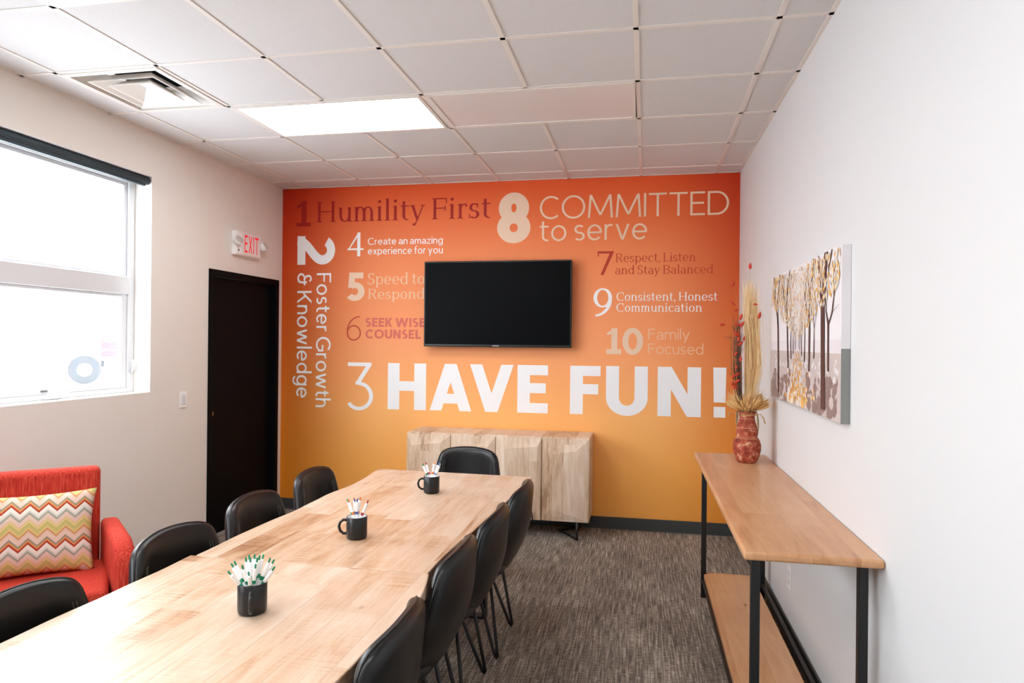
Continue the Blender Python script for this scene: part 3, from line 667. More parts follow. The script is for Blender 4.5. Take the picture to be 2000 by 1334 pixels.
# ------------------------------------------------------------------ conference tables (two, end to end)
def live_edge(pts, seed, n=40):
    """smooth curve through (y, x) points plus a little natural waviness"""
    r_ = random.Random(seed); ph = [r_.uniform(0, 6.28) for _ in range(2)]; out = []
    for i in range(n+1):
        y = pts[0][0]+(pts[-1][0]-pts[0][0])*i/n
        k = max(q for q in range(len(pts)-1) if (pts[q][0]-y)*(1 if pts[-1][0] < pts[0][0] else -1) >= -1e-9); (ya, xa), (yb, xb) = pts[k], pts[k+1]
        s_ = (y-ya)/(yb-ya); s_ = s_*s_*(3-2*s_)*0.5+s_*0.5
        out.append((xa+(xb-xa)*s_+0.003*math.sin(9*y+ph[0])+0.0015*math.sin(23*y+ph[1]), y))
    return out
def make_table(label, left, right, seed):
    y1, y0 = left[0][0], left[-1][0]; cx = -1.14; cy = (y0+y1)/2
    t_ = thing('conference_table', label, 'table', (cx, cy, 0), 0, 'wooden tables pushed end to end')
    le = [(x-cx, y-cy) for x, y in live_edge(left, seed)]; re = [(x-cx, y-cy) for x, y in live_edge(right[::-1], seed+5)]
    m_ = MB(); m_.prism(le+re, 0.715, 0.76); m_.build('tabletop', M_tabwood, t_, bevel=0.004)
    for sy in (-1, 1):
        m_ = MB(); yy = sy*((y1-y0)/2-0.30)
        m_.box(-0.30, 0.30, yy-0.03, yy+0.03, 0.700, 0.715); m_.box(-0.30, 0.30, yy-0.03, yy+0.03, 0.0, 0.012)
        m_.box(-0.30, -0.28, yy-0.03, yy+0.03, 0.012, 0.70); m_.box(0.28, 0.30, yy-0.03, yy+0.03, 0.012, 0.70)
        m_.build('leg', M_black, t_)
    return t_
make_table('far pale wooden table with wavy edge, nearest the orange wall', [(-1.700, -1.620), (-1.95, -1.600), (-2.16, -1.590), (-2.45, -1.612), (-2.71, -1.612), (-3.1, -1.630), (-3.466, -1.637)],
           [(-1.728, -0.624), (-2.1, -0.640), (-2.43, -0.654), (-2.9, -0.690), (-3.25, -0.715), (-3.466, -0.722)], 3)
make_table('near pale wooden table closest to the viewer, holding the mug of green pens', [(-3.470, -1.653), (-3.89, -1.655), (-4.22, -1.667), (-4.7, -1.655), (-5.24, -1.660)],
           [(-3.470, -0.712), (-3.55, -0.695), (-3.74, -0.664), (-4.0, -0.688), (-4.3, -0.705), (-4.7, -0.700), (-5.24, -0.705)], 11)

# ------------------------------------------------------------------ black leather chairs
def chair_back(u, v):
    """u across -1..1, v up 0..1: centre surface of the curved backrest (local, sitter faces +y)"""
    z = 0.395+0.452*v
    yb = -0.155-0.10*math.sin(min(v/0.62, 1.0)*pi/2)-0.035*v
    W = 0.160+0.080*math.sin(min(v/0.5, 1.0)*pi/2)-0.038*max(0, (v-0.45)/0.55)**1.4
    y = yb+0.048*abs(u)**2.2*(0.9+0.8*(1-v))
    z -= 0.026*u*u*max(0, (v-0.5)/0.5)
    return Vector((W*u, y, z))
def squircle(s, q, p=10.0):
    a_, b_ = 2*s-1, 2*q-1; m = max(abs(a_), abs(b_))
    if m < 1e-9: return 0.0, 0.5, 0.0
    k = m/(abs(a_)**p+abs(b_)**p)**(1/p)
    return a_*k, (b_*k+1)/2, m
def back_surface(side):
    def f(s, q):
        u, v, m = squircle(s, q); p = chair_back(u, v)
        e = 0.02; du = chair_back(u+e, v)-chair_back(u-e, v); dv = chair_back(u, min(v+e, 1.0))-chair_back(u, max(v-e, 0.0))
        n = du.cross(dv).normalized()
        if n.y > 0: n = -n
        tk = 0.030*math.sqrt(max(0.0, 1-m**15))
        if side < 0: tk -= 0.006*math.exp(-(u/0.75)**6)*(1-m**4)
        return p+n*tk*side
    return f
def warp(mb_nu): return mb_nu
def make_chair(label):
    t_ = thing('dining_chair', label, 'chair', (0, 0, 0), 0, 'black leather chairs around the table')
    m_ = MB(); nu, nv = 37, 37
    cl = lambda s: 0.5-0.5*math.cos(pi*s)
    blend = lambda s: 0.12*s+0.88*cl(s)
    fo, fi = back_surface(1), back_surface(-1)
    m_.grid(lambda s, q: fo(blend(s), blend(q)), nu, nv); m_.grid(lambda s, q: fi(blend(s), blend(q)), nu, nv)
    o1 = 0; o2 = nu*nv; rim = [i for i in range(nu)]+[nu*j+nu-1 for j in range(1, nv)]+[nu*(nv-1)+i for i in range(nu-2, -1, -1)]+[nu*j for j in range(nv-2, 0, -1)]
    m_.smooth = True; base = len(m_.v)
    for i in range(len(rim)):
        a_, b_ = rim[i], rim[(i+1) % len(rim)]; m_.f.append((o1+a_, o1+b_, o2+b_, o2+a_)); m_.mi.append(0); m_.sm.append(True)
    bk = m_.build('backrest', M_leather, t_)
    # edge seam
    path = []
    for s_, q_ in [(0, k/20) for k in range(3, 20)]+[(k/28, 1) for k in range(0, 28)]+[(1, 1-k/20) for k in range(0, 18)]:
        u, v, _ = squircle(s_, q_); path.append(chair_back(u, v))
    m_ = MB(); m_.tube(path, 0.0036, 6); m_.build('seam', M_leather, bk)
    for sx in (-1, 1):
        for off in (0.0, 0.05):
            m_ = MB(); base_pts = []
            for k in range(27):
                v = 0.42+0.40*k/26; u = sx*(0.76-off+0.10*v); base_pts.append(fi((u+1)/2, v)+Vector((0, 0.0002, 0.0002)))
            m_.tube(base_pts, [0.0011 if k % 2 else 0.0004 for k in range(27)], 5); m_.build('stitching', M_stitch, bk)
    # seat cushion
    def seat(side):
        def f(s, q):
            u = 2*s-1; v = 2*q-1
            k = 1/max(1e-6, (abs(u)**5+abs(v)**5)**(1/5))*max(abs(u), abs(v)); u2, v2 = u*k, v*k
            x = 0.225*u2*(1-0.05*v2); y = 0.025+0.225*v2
            r_ = max(abs(u), abs(v)); h = 0.040*math.sqrt(max(0, 1-r_**6))
            return Vector((x, y, 0.430+side*h-(0.012*max(0, v)**2 if side > 0 else 0)-(0.010*(1-u*u)*(1-v*v) if side > 0 else 0)))
        return f
    m_ = MB(); m_.grid(lambda s, q: seat(1)(blend(s), blend(q)), 25, 25); m_.grid(lambda s, q: seat(-1)(blend(s), blend(q)), 25, 25)
    m_.build('seat', M_leather, t_, weld=True)
    m_ = MB(); m_.box(-0.15, 0.15, -0.14, 0.15, 0.376, 0.390); m_.build('seat_plate', M_black, t_)
    for sx in (-1, 1):
        for fy, ya_, yb_ in ((-0.175, -0.125, -0.04), (0.185, 0.135, 0.05)):
            m_ = MB(); fo_ = Vector((sx*0.195, fy, 0.008)); a_ = Vector((sx*0.135, ya_, 0.380)); b_ = Vector((sx*0.125, yb_, 0.380))
            k_ = (fo_-a_).normalized(); k2 = (fo_-b_).normalized()
            m_.tube([a_, fo_-k_*0.012-Vector((0, 0.006 if fy < 0 else -0.006, 0)), fo_, fo_-k2*0.012+Vector((0, 0.006 if fy < 0 else -0.006, 0)), b_], 0.0085, 10)
            m_.build('leg', M_black, t_)
    return t_
CH = [(-0.850, -2.29, R(90), 'black leather chair on the right side of the table, nearest the wooden sideboard'),
      (-0.875, -2.835, R(90), 'black leather chair on the right side of the table, second from the sideboard'),
      (-0.897, -3.36, R(90), 'black leather chair on the right side of the table where the two tables meet'),
      (-0.888, -4.015, R(91), 'black leather chair on the right nearest the viewer, cut off by the lower edge'),
      (-1.540, -2.225, R(-90), 'black leather chair on the left side of the table, farthest, against the orange wall'),
      (-1.520, -2.855, R(-90), 'black leather chair on the left side of the table, in front of the black door'),
      (-1.490, -3.455, R(-93), 'black leather chair on the left between the red armchair and the table'),
      (-1.490, -4.100, R(-90), 'black leather chair at the left edge of the view, in front of the zigzag cushion'),
      (-1.165, -1.520, R(175), 'black leather chair at the head of the table in front of the wooden sideboard')]
x, y, a_, lb = CH[0]
ch0 = make_chair(lb); ch0.location = (x, y, 0); ch0.rotation_euler = (0, 0, a_)
for x, y, a_, lb in CH[1:]: dup(ch0, (x, y, 0), a_, lb)

# ------------------------------------------------------------------ mugs and pens
def make_mug(label, loc, rotz):
    t_ = thing('mug', label, 'mug', loc, rotz, 'black mugs of pens on the tables')
    m_ = MB(); r_ = 0.0425; h = 0.092
    prof = [(0.0, 0.0), (0.034, 0.0), (0.039, 0.003), (0.042, 0.010), (r_, 0.020), (r_, h-0.002), (r_-0.0015, h), (r_-0.0035, h-0.001)]
    m_.lathe(prof, 48, cap0=False, cap1=False); m_.build('cup', M_mug, t_)
    m_ = MB(); m_.lathe([(r_-0.0035, h-0.001), (r_-0.004, h-0.006), (r_-0.004, 0.010), (0.030, 0.006), (0.0, 0.006)], 48, cap0=False, cap1=False); m_.build('lining', M_white, t_)
    m_ = MB(); m_.tube([(r_-0.004, 0, 0.074), (r_+0.012, 0, 0.076), (r_+0.026, 0, 0.066), (r_+0.031, 0, 0.048), (r_+0.026, 0, 0.030), (r_+0.012, 0, 0.019), (r_-0.004, 0, 0.020)], 0.0058, 12); m_.build('handle', M_mug, t_)
    return t_
TZ = 0.76
MUGS = [((-1.126, -3.900, TZ), R(-62)), ((-1.135, -3.130, TZ), R(192)), ((-1.088, -2.270, TZ), R(188))]
make_mug('black mug closest to the viewer, full of white and green pens', *MUGS[0])
make_mug('black mug of mixed pens in the middle of the far table', *MUGS[1])
make_mug('black mug of few pens at the end of the table by the head chair', *MUGS[2])
PENC = {k: mat('%s pen plastic' % k, c, 0.35) for k, c in {'green': (22, 132, 92), 'blue': (70, 104, 170), 'orange': (232, 132, 60), 'red': (170, 40, 60), 'magenta': (190, 50, 90), 'grey': (150, 160, 170)}.items()}
def make_pen(col, label, group):
    t_ = thing('pen', label, 'pen', (0, 0, 0), 0, group)
    m_ = MB(); m_.lathe([(0.0015, 0), (0.0048, 0.012), (0.0056, 0.03), (0.0056, 0.140), (0.0042, 0.148)], 14); m_.build('barrel', M_white, t_)
    m_ = MB(); m_.lathe([(0.0030, 0.146), (0.0030, 0.160), (0.0020, 0.162)], 12); m_.build('push_button', PENC[col], t_)
    m_ = MB(); m_.lathe([(0.0058, 0.094), (0.0062, 0.099), (0.0058, 0.106)], 14, cap0=False, cap1=False); m_.build('band', PENC[col], t_)
    m_ = MB(); m_.box(-0.0018, 0.0018, 0.0062, 0.0076, 0.112, 0.142); m_.box(-0.0022, 0.0022, 0.0052, 0.0084, 0.138, 0.146); m_.build('clip', M_white, t_)
    return t_
def place_pen(t_, mug, az, lean, base_r, rot):
    (mx, my, mz), _ = mug
    bx, by = -base_r*math.cos(az), -base_r*math.sin(az)
    ax = Vector((math.sin(lean)*math.cos(az), math.sin(lean)*math.sin(az), math.cos(lean)))
    q = Vector((0, 0, 1)).rotation_difference(ax)
    t_.location = (mx+bx, my+by, mz+0.0085)
    t_.rotation_mode = 'XYZ'; t_.rotation_euler = (q.to_matrix() @ Matrix.Rotation(rot, 3, 'Z')).to_euler()
protos = {}
def pen(col, label, group, *a):
    key = col
    if key not in protos: p_ = make_pen(col, label, group); protos[key] = p_
    else: p_ = dup(protos[key], (0, 0, 0), 0, label, group)
    place_pen(p_, *a)
pr = random.Random(5)
for k in range(18):
    az = 2*pi*k/18*1.0+pr.uniform(-0.15, 0.15); ring = k % 3
    pen('green', 'white pen with green trim standing in the mug closest to the viewer', 'green and white pens in the nearest mug', MUGS[0], az, [0.60, 0.38, 0.15][ring]+pr.uniform(-0.03, 0.03), [0.022, 0.012, 0.004][ring], pr.uniform(0, 6.28))
G2 = 'assorted pens in the middle mug'
for k, (c, az) in enumerate([('blue', 4.4), ('blue', 1.7), ('blue', 5.2), ('orange', 3.6), ('orange', 0.9), ('orange', 2.4), ('green', 3.0), ('red', 0.15), ('grey', 1.3)]):
    lab = {'blue': 'white pen with blue trim in the middle mug', 'orange': 'white pen with orange trim in the middle mug', 'green': 'white pen with green trim leaning left in the middle mug', 'red': 'white and dark red pen leaning right in the middle mug', 'grey': 'white pen with grey trim upright in the middle mug'}[c]
    pen(c, lab, G2, MUGS[1], az, 0.40 if c in ('red', 'green') else 0.20+0.12*(k % 2), 0.016, pr.uniform(0, 6.28))
G3 = 'assorted pens in the farthest mug'
for c, az, ln, lab in [('green', 3.25, 0.42, 'white pen with green trim leaning left in the farthest mug'), ('magenta', 2.9, 0.33, 'white pen with magenta trim in the farthest mug'), ('orange', 0.9, 0.22, 'white pen with orange trim in the farthest mug'),
                       ('grey', 0.1, 0.40, 'white pen with grey clip leaning right in the farthest mug'), ('blue', 0.35, 0.34, 'white pen with blue trim leaning right in the farthest mug')]:
    pen(c, lab, G3, MUGS[2], az, ln, 0.015, 1.2)

# ------------------------------------------------------------------ sideboard with faceted doors
sb = thing('sideboard', 'wooden sideboard with four faceted doors under the television', 'sideboard', (-1.138, -0.20, 0))
W2 = 0.763; yb0, yf0 = 0.185, -0.195; z0_, z1_ = 0.145, 0.815
m_ = MB(); m_.box(-W2, W2, yf0, yb0, z0_, z1_); m_.build('case', M_credwood, sb, bevel=0.003)
FAC = [((0.10, 0.62, 0.62, 0.30), (0.14, 0.09)), ((0.30, 0.75, 0.75, 0.30), (0.10, 0.12)), ((0.25, 0.80, 0.70, 0.30), (0.15, 0.10)), ((0.22, 0.70, 0.74, 0.22), (0.14, 0.10))]
for k in range(4):
    xa_ = -W2+0.002+k*(2*W2/4); xb_ = xa_+2*W2/4-0.006; wd = xb_-xa_; za, zb = z0_, z1_-0.012
    m_ = MB(); y_b, y_f, y_e = yf0-0.001, yf0-0.034, yf0-0.016
    o = [(xa_, y_e, za), (xb_, y_e, za), (xb_, y_e, zb), (xa_, y_e, zb)]
    l_, r_, tp, bt = [(0.10, 0.30, 0.90, 0.10), (0.28, 0.22, 0.88, 0.14), (0.16, 0.12, 0.90, 0.16), (0.17, 0.40, 0.86, 0.13)][k]
    inn = [(xa_+wd*l_, y_f, za+(zb-za)*bt*1.1), (xb_-wd*r_, y_f, za+(zb-za)*bt*0.7), (xb_-wd*r_*0.7, y_f, za+(zb-za)*tp), (xa_+wd*l_*1.2, y_f, za+(zb-za)*(tp-0.04))]
    bk_ = [(x_, y_b, z_) for x_, _, z_ in o]
    m_.add(o+inn+bk_, [(4, 5, 6, 7)]+[(i, (i+1) % 4, 4+(i+1) % 4, 4+i) for i in range(4)]+[(8+i, 8+(i+1) % 4, (i+1) % 4, i) for i in range(4)]+[(11, 10, 9, 8)])
    dr = m_.build('door', M_credwood, sb)
    if k == 2:   # dark live-edge split low on the third door
        cr = MB(); px_ = xb_-wd*0.235
        pts = [(0.012, 0.315), (0.004, 0.27), (-0.004, 0.23), (-0.002, 0.17), (0.006, 0.13), (0.014, 0.06), (0.024, 0.0)]
        wid = [0.001, 0.008, 0.011, 0.011, 0.008, 0.007, 0.006]
        L_ = [(px_+p[0]-w_, p[1]) for p, w_ in zip(pts, wid)]+[(px_+p[0]+w_, p[1]) for p, w_ in zip(pts, wid)][::-1]
        yy = lambda z: -0.0355+0.0
        vs = [(x_, yf0-0.0355, za+0.002+z_) for x_, z_ in L_]
        n_ = len(pts); cr.add(vs, [(i, i+1, 2*n_-2-i, 2*n_-1-i) for i in range(n_-1)])
        cr.build('bark_split', M_crack, dr)
for sx in (-1, 1):
    m_ = MB(); e = 0.011
    fx = sx*(W2-0.095); ix = sx*(W2-0.26)
    m_.tube([(fx, -0.205, z0_), (fx, -0.215, 0.011), (ix, 0.02, 0.011), (fx, 0.16, 0.011), (fx, 0.165, z0_)], e, 8); m_.build('leg', M_black, sb)

# ------------------------------------------------------------------ television
tv = thing('television', 'black flat screen television on the orange wall', 'television', (-1.212, 0, 1.905))
m_ = MB(); m_.box(-0.652, 0.652, -0.105, -0.060, -0.374, 0.374); m_.build('bezel', M_bezel, tv, bevel=0.006)
m_ = MB(); m_.box(-0.640, 0.640, -0.1062, -0.1048, -0.352, 0.362); m_.build('screen', M_screen, tv)
m_ = MB(); m_.box(-0.20, 0.20, -0.062, -0.001, -0.15, 0.15); m_.build('wall_bracket', M_black, tv)
m_ = MB(); letters(m_, 'SAMSUNG', Pen(0.10, 0.09), -0.030, -0.367, 0.058, 0.0095, y=-0.1062); m_.build('maker_name', mat('silver print', (225, 228, 230), 0.3), tv)

# ------------------------------------------------------------------ long console table on the right
co = thing('console_table', 'long narrow wooden console table with black steel legs along the white wall', 'console table', (0.585, -2.287, 0))
hx, hy = 0.222, 1.055
m_ = MB(); m_.box(-hx, hx, -hy, hy, 0.842, 0.872); m_.build('tabletop', M_shelfwood, co, bevel=0.010, seg=3)
m_ = MB(); m_.box(-0.172, 0.122, -hy+0.15, hy-0.16, 0.120, 0.148); m_.build('lower_shelf', M_shelfwood, co, bevel=0.003)
for sx in (-1, 1):
    for sy in (-1, 1):
        m_ = MB(); xx = -0.1885 if sx < 0 else 0.158; yy = sy*(hy-0.185) if sy > 0 else -(hy-0.07)
        m_.box(xx, xx+0.03, yy-0.015, yy+0.015, 0.0, 0.842); m_.build('leg', M_black, co, bevel=0.002)
m_ = MB()
for yy in (hy-0.185, -(hy-0.07)):
    m_.box(-0.1585, 0.158, yy-0.012, yy+0.012, 0.827, 0.842); m_.box(-0.1585, 0.158, yy-0.012, yy+0.012, 0.100, 0.120)
for xx in (-0.1735, 0.173): m_.box(xx-0.010, xx+0.010, -(hy-0.085), hy-0.20, 0.100, 0.119)
m_.build('steel_rails', M_black, co)

# ------------------------------------------------------------------ vase with dried flowers
VX, VY, VZ = 0.644, -1.535, 0.872
va = thing('clay_vase', 'reddish clay vase with a double bulge standing on the console table', 'vase', (VX, VY, VZ))
m_ = MB()
m_.lathe([(0.0, 0.0), (0.052, 0.0), (0.058, 0.006), (0.070, 0.035), (0.080, 0.075), (0.081, 0.105), (0.072, 0.135), (0.060, 0.150), (0.058, 0.156), (0.061, 0.170), (0.061, 0.198), (0.054, 0.222), (0.047, 0.245), (0.043, 0.268), (0.046, 0.292), (0.053, 0.302), (0.050, 0.304), (0.040, 0.290), (0.036, 0.26), (0.036, 0.20)], 48, cap0=False)
m_.build('body', M_terra, va)
M_groove = mat('pale clay groove', (206, 150, 112), 0.8)
m_ = MB()
for z_, r_ in ((0.146, 0.0635), (0.154, 0.0585), (0.208, 0.0590), (0.262, 0.0445)): m_.tube([(r_*math.cos(2*pi*k/32), r_*math.sin(2*pi*k/32), z_) for k in range(32)], 0.0018, 6, closed=True)
m_.build('carved_rings', M_groove, va)
M_raffia = mat('straw raffia', (196, 160, 104), 0.8)
m_ = MB(); rv = random.Random(3)
m_.tube([(0.048*math.cos(2*pi*k/24), 0.048*math.sin(2*pi*k/24), 0.285+0.002*math.sin(k)) for k in range(24)], 0.004, 6, closed=True)
for x1, z1 in ((-0.105, 0.292), (0.085, 0.262), (-0.06, 0.235), (0.05, 0.225), (0.088, 0.25)):
    sg = 1 if x1 > 0 else -1
    m_.tube([(sg*0.04, -0.03, 0.285), (sg*0.05, -0.045, 0.29), ((sg*0.05+x1)/2, -0.05, 0.294), (x1, -0.045, z1+0.012), (x1+0.006*sg, -0.045, z1-0.012)], [0.0025, 0.0025, 0.002, 0.002, 0.004], 6)
m_.build('raffia_tie', M_raffia, va)
M_sage = mat('silvery sage ribbon', (186, 184, 160), 0.7)
m_ = MB()
def rib(s, q, sg): z_ = 0.30-0.17*q; return Vector((sg*(0.052+0.018*math.sin(2.6*q+0.4))+0.012*(s-0.5), 0.035-0.02*q+0.03*(s-0.5), z_))
m_.grid(lambda s, q: rib(s, q, 1), 4, 12); m_.grid(lambda s, q: Vector((-0.056+0.012*(s-0.5), 0.025+0.02*(s-0.5), 0.30-0.085*q)), 4, 8)
sol = m_.build('ribbon', M_sage, va); sm_ = sol.modifiers.new('thickness', 'SOLIDIFY'); sm_.thickness = 0.002
# wheat sheaf
M_wheat = mat('golden wheat', (226, 186, 122), 0.8); M_awn = mat('pale straw', (240, 208, 152), 0.8)
ws = thing('wheat_sheaf', 'fan of golden wheat ears in the mouth of the clay vase', 'dried wheat', (VX, VY, VZ+0.295))
ears, awns, stems = MB(), MB(), MB(); rw = random.Random(9)
for k in range(130):
    phi = rw.uniform(0, 2*pi); th_ = math.acos(1-rw.random()*0.66)
    dr_ = Vector((math.sin(th_)*math.cos(phi)*0.95, math.sin(th_)*math.sin(phi)*0.7, math.cos(th_)))
    l0 = rw.uniform(0.030, 0.06); l1 = l0+rw.uniform(0.062, 0.078); p0 = dr_*0.0+Vector((0.02*math.cos(phi), 0.02*math.sin(phi), 0))
    stems.tube([p0-Vector((p0.x*0.5, p0.y*0.5, 0.06)), p0, p0+dr_*l0], 0.0012, 4)
    ears.tube([p0+dr_*(l0+(l1-l0)*s_) for s_ in (0, 0.15, 0.5, 0.85, 1)], [0.0018, 0.0054, 0.0064, 0.0048, 0.001], 6)
    for q in range(7):
        d2 = (dr_+Vector((rw.uniform(-.3, .3), rw.uniform(-.3, .3), rw.uniform(-.3, .3)))).normalized()
        b_ = p0+dr_*(l0+(l1-l0)*rw.uniform(0.2, 1)); awns.tube([b_, b_+d2*rw.uniform(0.028, 0.050)], [0.0006, 0.0002], 3, caps=False)
ears.build('ears', M_wheat, ws)['kind'] = 'stuff'; awns.build('awns', M_awn, ws)['kind'] = 'stuff'; stems.build('stems', M_wheat, ws)['kind'] = 'stuff'
# tall grass
M_grass = mat('pale dried grass', (250, 222, 168), 0.8); M_grass2 = mat('bleached grass plume', (252, 234, 192), 0.85)
dg = thing('dried_grass', 'tall pale bundle of dried grass rising from the clay vase', 'dried grass', (VX, VY+0.01, VZ+0.27))
st_, pl_ = MB(), MB()
for k in range(230):
    bx = rw.gauss(0, 0.010); by = rw.gauss(0, 0.010); tx = 0.030+rw.uniform(-0.042, 0.042); ty = rw.gauss(0, 0.020); hgt = 0.56+0.26*rw.random()**0.8
    mid = Vector((bx*0.5+tx*1.05+rw.gauss(0, 0.004), by*0.5+ty, 0.25+rw.uniform(0, .1)))
    tip = Vector((tx*0.75+rw.gauss(0, 0.012)-0.012, ty*0.9, hgt))
    st_.tube([(bx, by, -0.04), (bx*0.8+tx*0.5, by+ty*0.5, 0.10), mid, mid*0.4+tip*0.6+Vector((0.006, 0, 0.0)), tip], [0.0011, 0.0011, 0.0011, 0.0009, 0.0004], 4, caps=False)
    if k % 2 == 0:
        for q in range(5):
            s_ = rw.uniform(0.45, 1); b_ = mid*(1-s_)+tip*s_; d2 = Vector((rw.gauss(0, 0.25), rw.gauss(0, 0.25), 1)).normalized()
            pl_.tube([b_, b_+d2*rw.uniform(0.04, 0.085)], [0.0007, 0.0002], 3, caps=False)
st_.build('stalks', M_grass, dg)['kind'] = 'stuff'; pl_.build('plumes', M_grass2, dg)['kind'] = 'stuff'
# twigs with red leaves
M_twig = mat('grey brown bark', (104, 80, 66), 0.85); M_rleaf = mat('rust red leaf', (206, 62, 34), 0.6); M_tendril = mat('straw tendril', (206, 140, 84), 0.8)
tg = thing('twig_bunch', 'brown twigs with rust red leaves on the left of the dried grass', 'twigs', (VX-0.015, VY-0.012, VZ+0.27))
tw, td = MB(), MB(); tips = []
for k in range(26):
    tx = -0.040+rw.gauss(0, 0.013); ty = rw.gauss(0, 0.015); hgt = rw.uniform(0.45, 0.62)
    p = [Vector((rw.gauss(0, 0.006), rw.gauss(0, 0.006), -0.04)), Vector((tx*0.7, ty*0.6, 0.12)), Vector((tx+rw.gauss(0, .006), ty, 0.30)), Vector((tx+rw.gauss(0, .010), ty, hgt))]
    tw.tube(p, [0.0028, 0.0026, 0.0022, 0.0010], 6); tips.append(p)
    for q in range(3):
        s_ = rw.uniform(0.35, 1); b_ = p[2]*(1-s_)+p[3]*s_ if q else p[1]*(1-s_)+p[2]*s_
        e_ = b_+Vector((rw.uniform(-0.055, 0.02), rw.uniform(-0.03, 0.02), rw.uniform(0.0, 0.05))); tw.tube([b_, (b_+e_)/2+Vector((0, 0, -0.008)), e_], [0.0011, 0.0009, 0.0005], 4, caps=False)
for dx, dz in ((-0.13, 0.52), (-0.10, 0.62), (-0.08, 0.80), (-0.10, 0.40), (-0.06, 0.70), (-0.14, 0.58), (0.02, 0.90), (0.07, 0.68), (-0.11, 0.48)):
    td.tube([(-0.02, 0, 0.10), (-0.03, -0.005, dz*0.5), (dx*0.6, -0.01, dz*0.85), (dx, -0.012, dz)], [0.0010, 0.0009, 0.0007, 0.0004], 4, caps=False)
for k in range(9):
    z_ = 0.10+0.05*k; td.tube([(-0.04, -0.01, z_), (-0.06, -0.02, z_-0.006), (-0.072, -0.015, z_+0.008), (-0.085, -0.02, z_-0.004), (-0.092, -0.02, z_+0.012)], 0.0008, 4)
tw.build('twigs', M_twig, tg)['kind'] = 'stuff'; td.build('tendrils', M_tendril, tg)['kind'] = 'stuff'
LEAF = [(-0.078, 0.795, 0.6), (-0.074, 0.680, 2.2), (-0.058, 0.640, 1.2), (-0.030, 0.600, 0.2), (-0.046, 0.555, 1.4), (-0.022, 0.555, 0.5), (-0.050, 0.500, 1.0), (-0.040, 0.470, 0.3), (-0.052, 0.495, 2.0), (-0.010, 0.470, 0.1), (-0.134, 0.552, 1.5),
        (0.020, 0.902, 0.3), (0.052, 0.672, 1.5), (0.074, 0.610, 0.2), (-0.030, 0.440, 0.9), (-0.055, 0.300, 0.4), (-0.070, 0.245, 0.4), (-0.048, 0.260, 1.1), (-0.075, 0.205, 0.3), (-0.060, 0.200, 0.9), (-0.060, 0.175, 1.3), (-0.045, 0.215, 0.7), (-0.030, 0.350, 0.2), (-0.055, 0.380, 0.8)]
lf = MB(); lf.smooth = True
for lx, lz, an in LEAF:
    sz = rw.uniform(0.013, 0.022); T_ = Matrix.Translation((lx, -0.022-rw.random()*0.012, lz)) @ Matrix.Rotation(an+rw.uniform(-.3, .3), 4, 'Y') @ Matrix.Rotation(rw.uniform(-.6, .6), 4, 'Z')
    vs = []
    for s_ in range(5):
        f_ = s_/4; ww = sz*0.55*math.sin(pi*min(1, 0.12+f_*0.88))*(1-0.3*f_)
        vs += [T_ @ Vector((-ww, 0.005*math.sin(pi*f_), sz*(2*f_-1))), T_ @ Vector((0, -0.004, sz*(2*f_-1))), T_ @ Vector((ww, 0.005*math.sin(pi*f_), sz*(2*f_-1)))]
    lf.add(vs, [(3*i+j, 3*i+j+1, 3*i+j+4, 3*i+j+3) for i in range(4) for j in range(2)])
lo = lf.build('leaves', M_rleaf, tg); lo['kind'] = 'stuff'; sm_ = lo.modifiers.new('thickness', 'SOLIDIFY'); sm_.thickness = 0.0008

# ------------------------------------------------------------------ canvas painting of an autumn avenue
PX, PY0, PY1, PZ0, PZ1 = XR-0.034, -1.553, -2.952, 1.274, 1.968
pcy, pcz = (PY0+PY1)/2, (PZ0+PZ1)/2; pw, ph = PY0-PY1, PZ1-PZ0
cvo = thing('canvas_painting', 'unframed canvas painting of an avenue of autumn trees on the white wall', 'painting', (PX, pcy, pcz))
PM = [mat('painted pale sky', (228, 224, 226), 0.7), mat('painted mauve ground', (198, 184, 180), 0.7), mat('painted dark trunk', (84, 48, 42), 0.7), mat('painted ochre leaf', (226, 178, 98), 0.7), mat('painted cream leaf', (236, 216, 182), 0.7),
      mat('painted brown ground', (142, 118, 112), 0.7), mat('painted light path', (220, 212, 208), 0.7), mat('painted mist', (221, 215, 217), 0.7), mat('painted orange leaf', (226, 158, 72), 0.7), mat('painted grey edge', (134, 136, 134), 0.7)]
m_ = MB(); hgz = 1.564-pcz
dk = XR-PX-0.001
m_.cur = 0; m_.box(0.0, dk, -pw/2, pw/2, hgz, ph/2)
m_.cur = 9; m_.box(0.0, dk, -pw/2, pw/2, -ph/2, hgz)
body = m_.build('canvas', PM, cvo)
m_ = MB(); lay = [0.0]
def pq(pts, ci, d_):   # painted patch on the canvas face: (y, z) in wall coordinates
    pts = [(min(max(y_, PY1+.001), PY0-.001), min(max(z_, PZ0+.001), PZ1-.001)) for y_, z_ in pts]
    m_.cur = ci; m_.add([(-d_, y_-pcy, z_-pcz) for y_, z_ in pts], [tuple(range(len(pts)))])
yl, yr = PY0-0.001, PY1+0.001
pq([(yl, PZ0+.001), (yr, PZ0+.001), (yr, 1.564), (yl, 1.564)], 1, 0.0004)
pq([(yl, 1.545), (yr, 1.545), (yr, 1.60), (yl, 1.60)], 7, 0.0006)
rp_ = random.Random(21)
VPY, VPZ = -2.235, 1.568
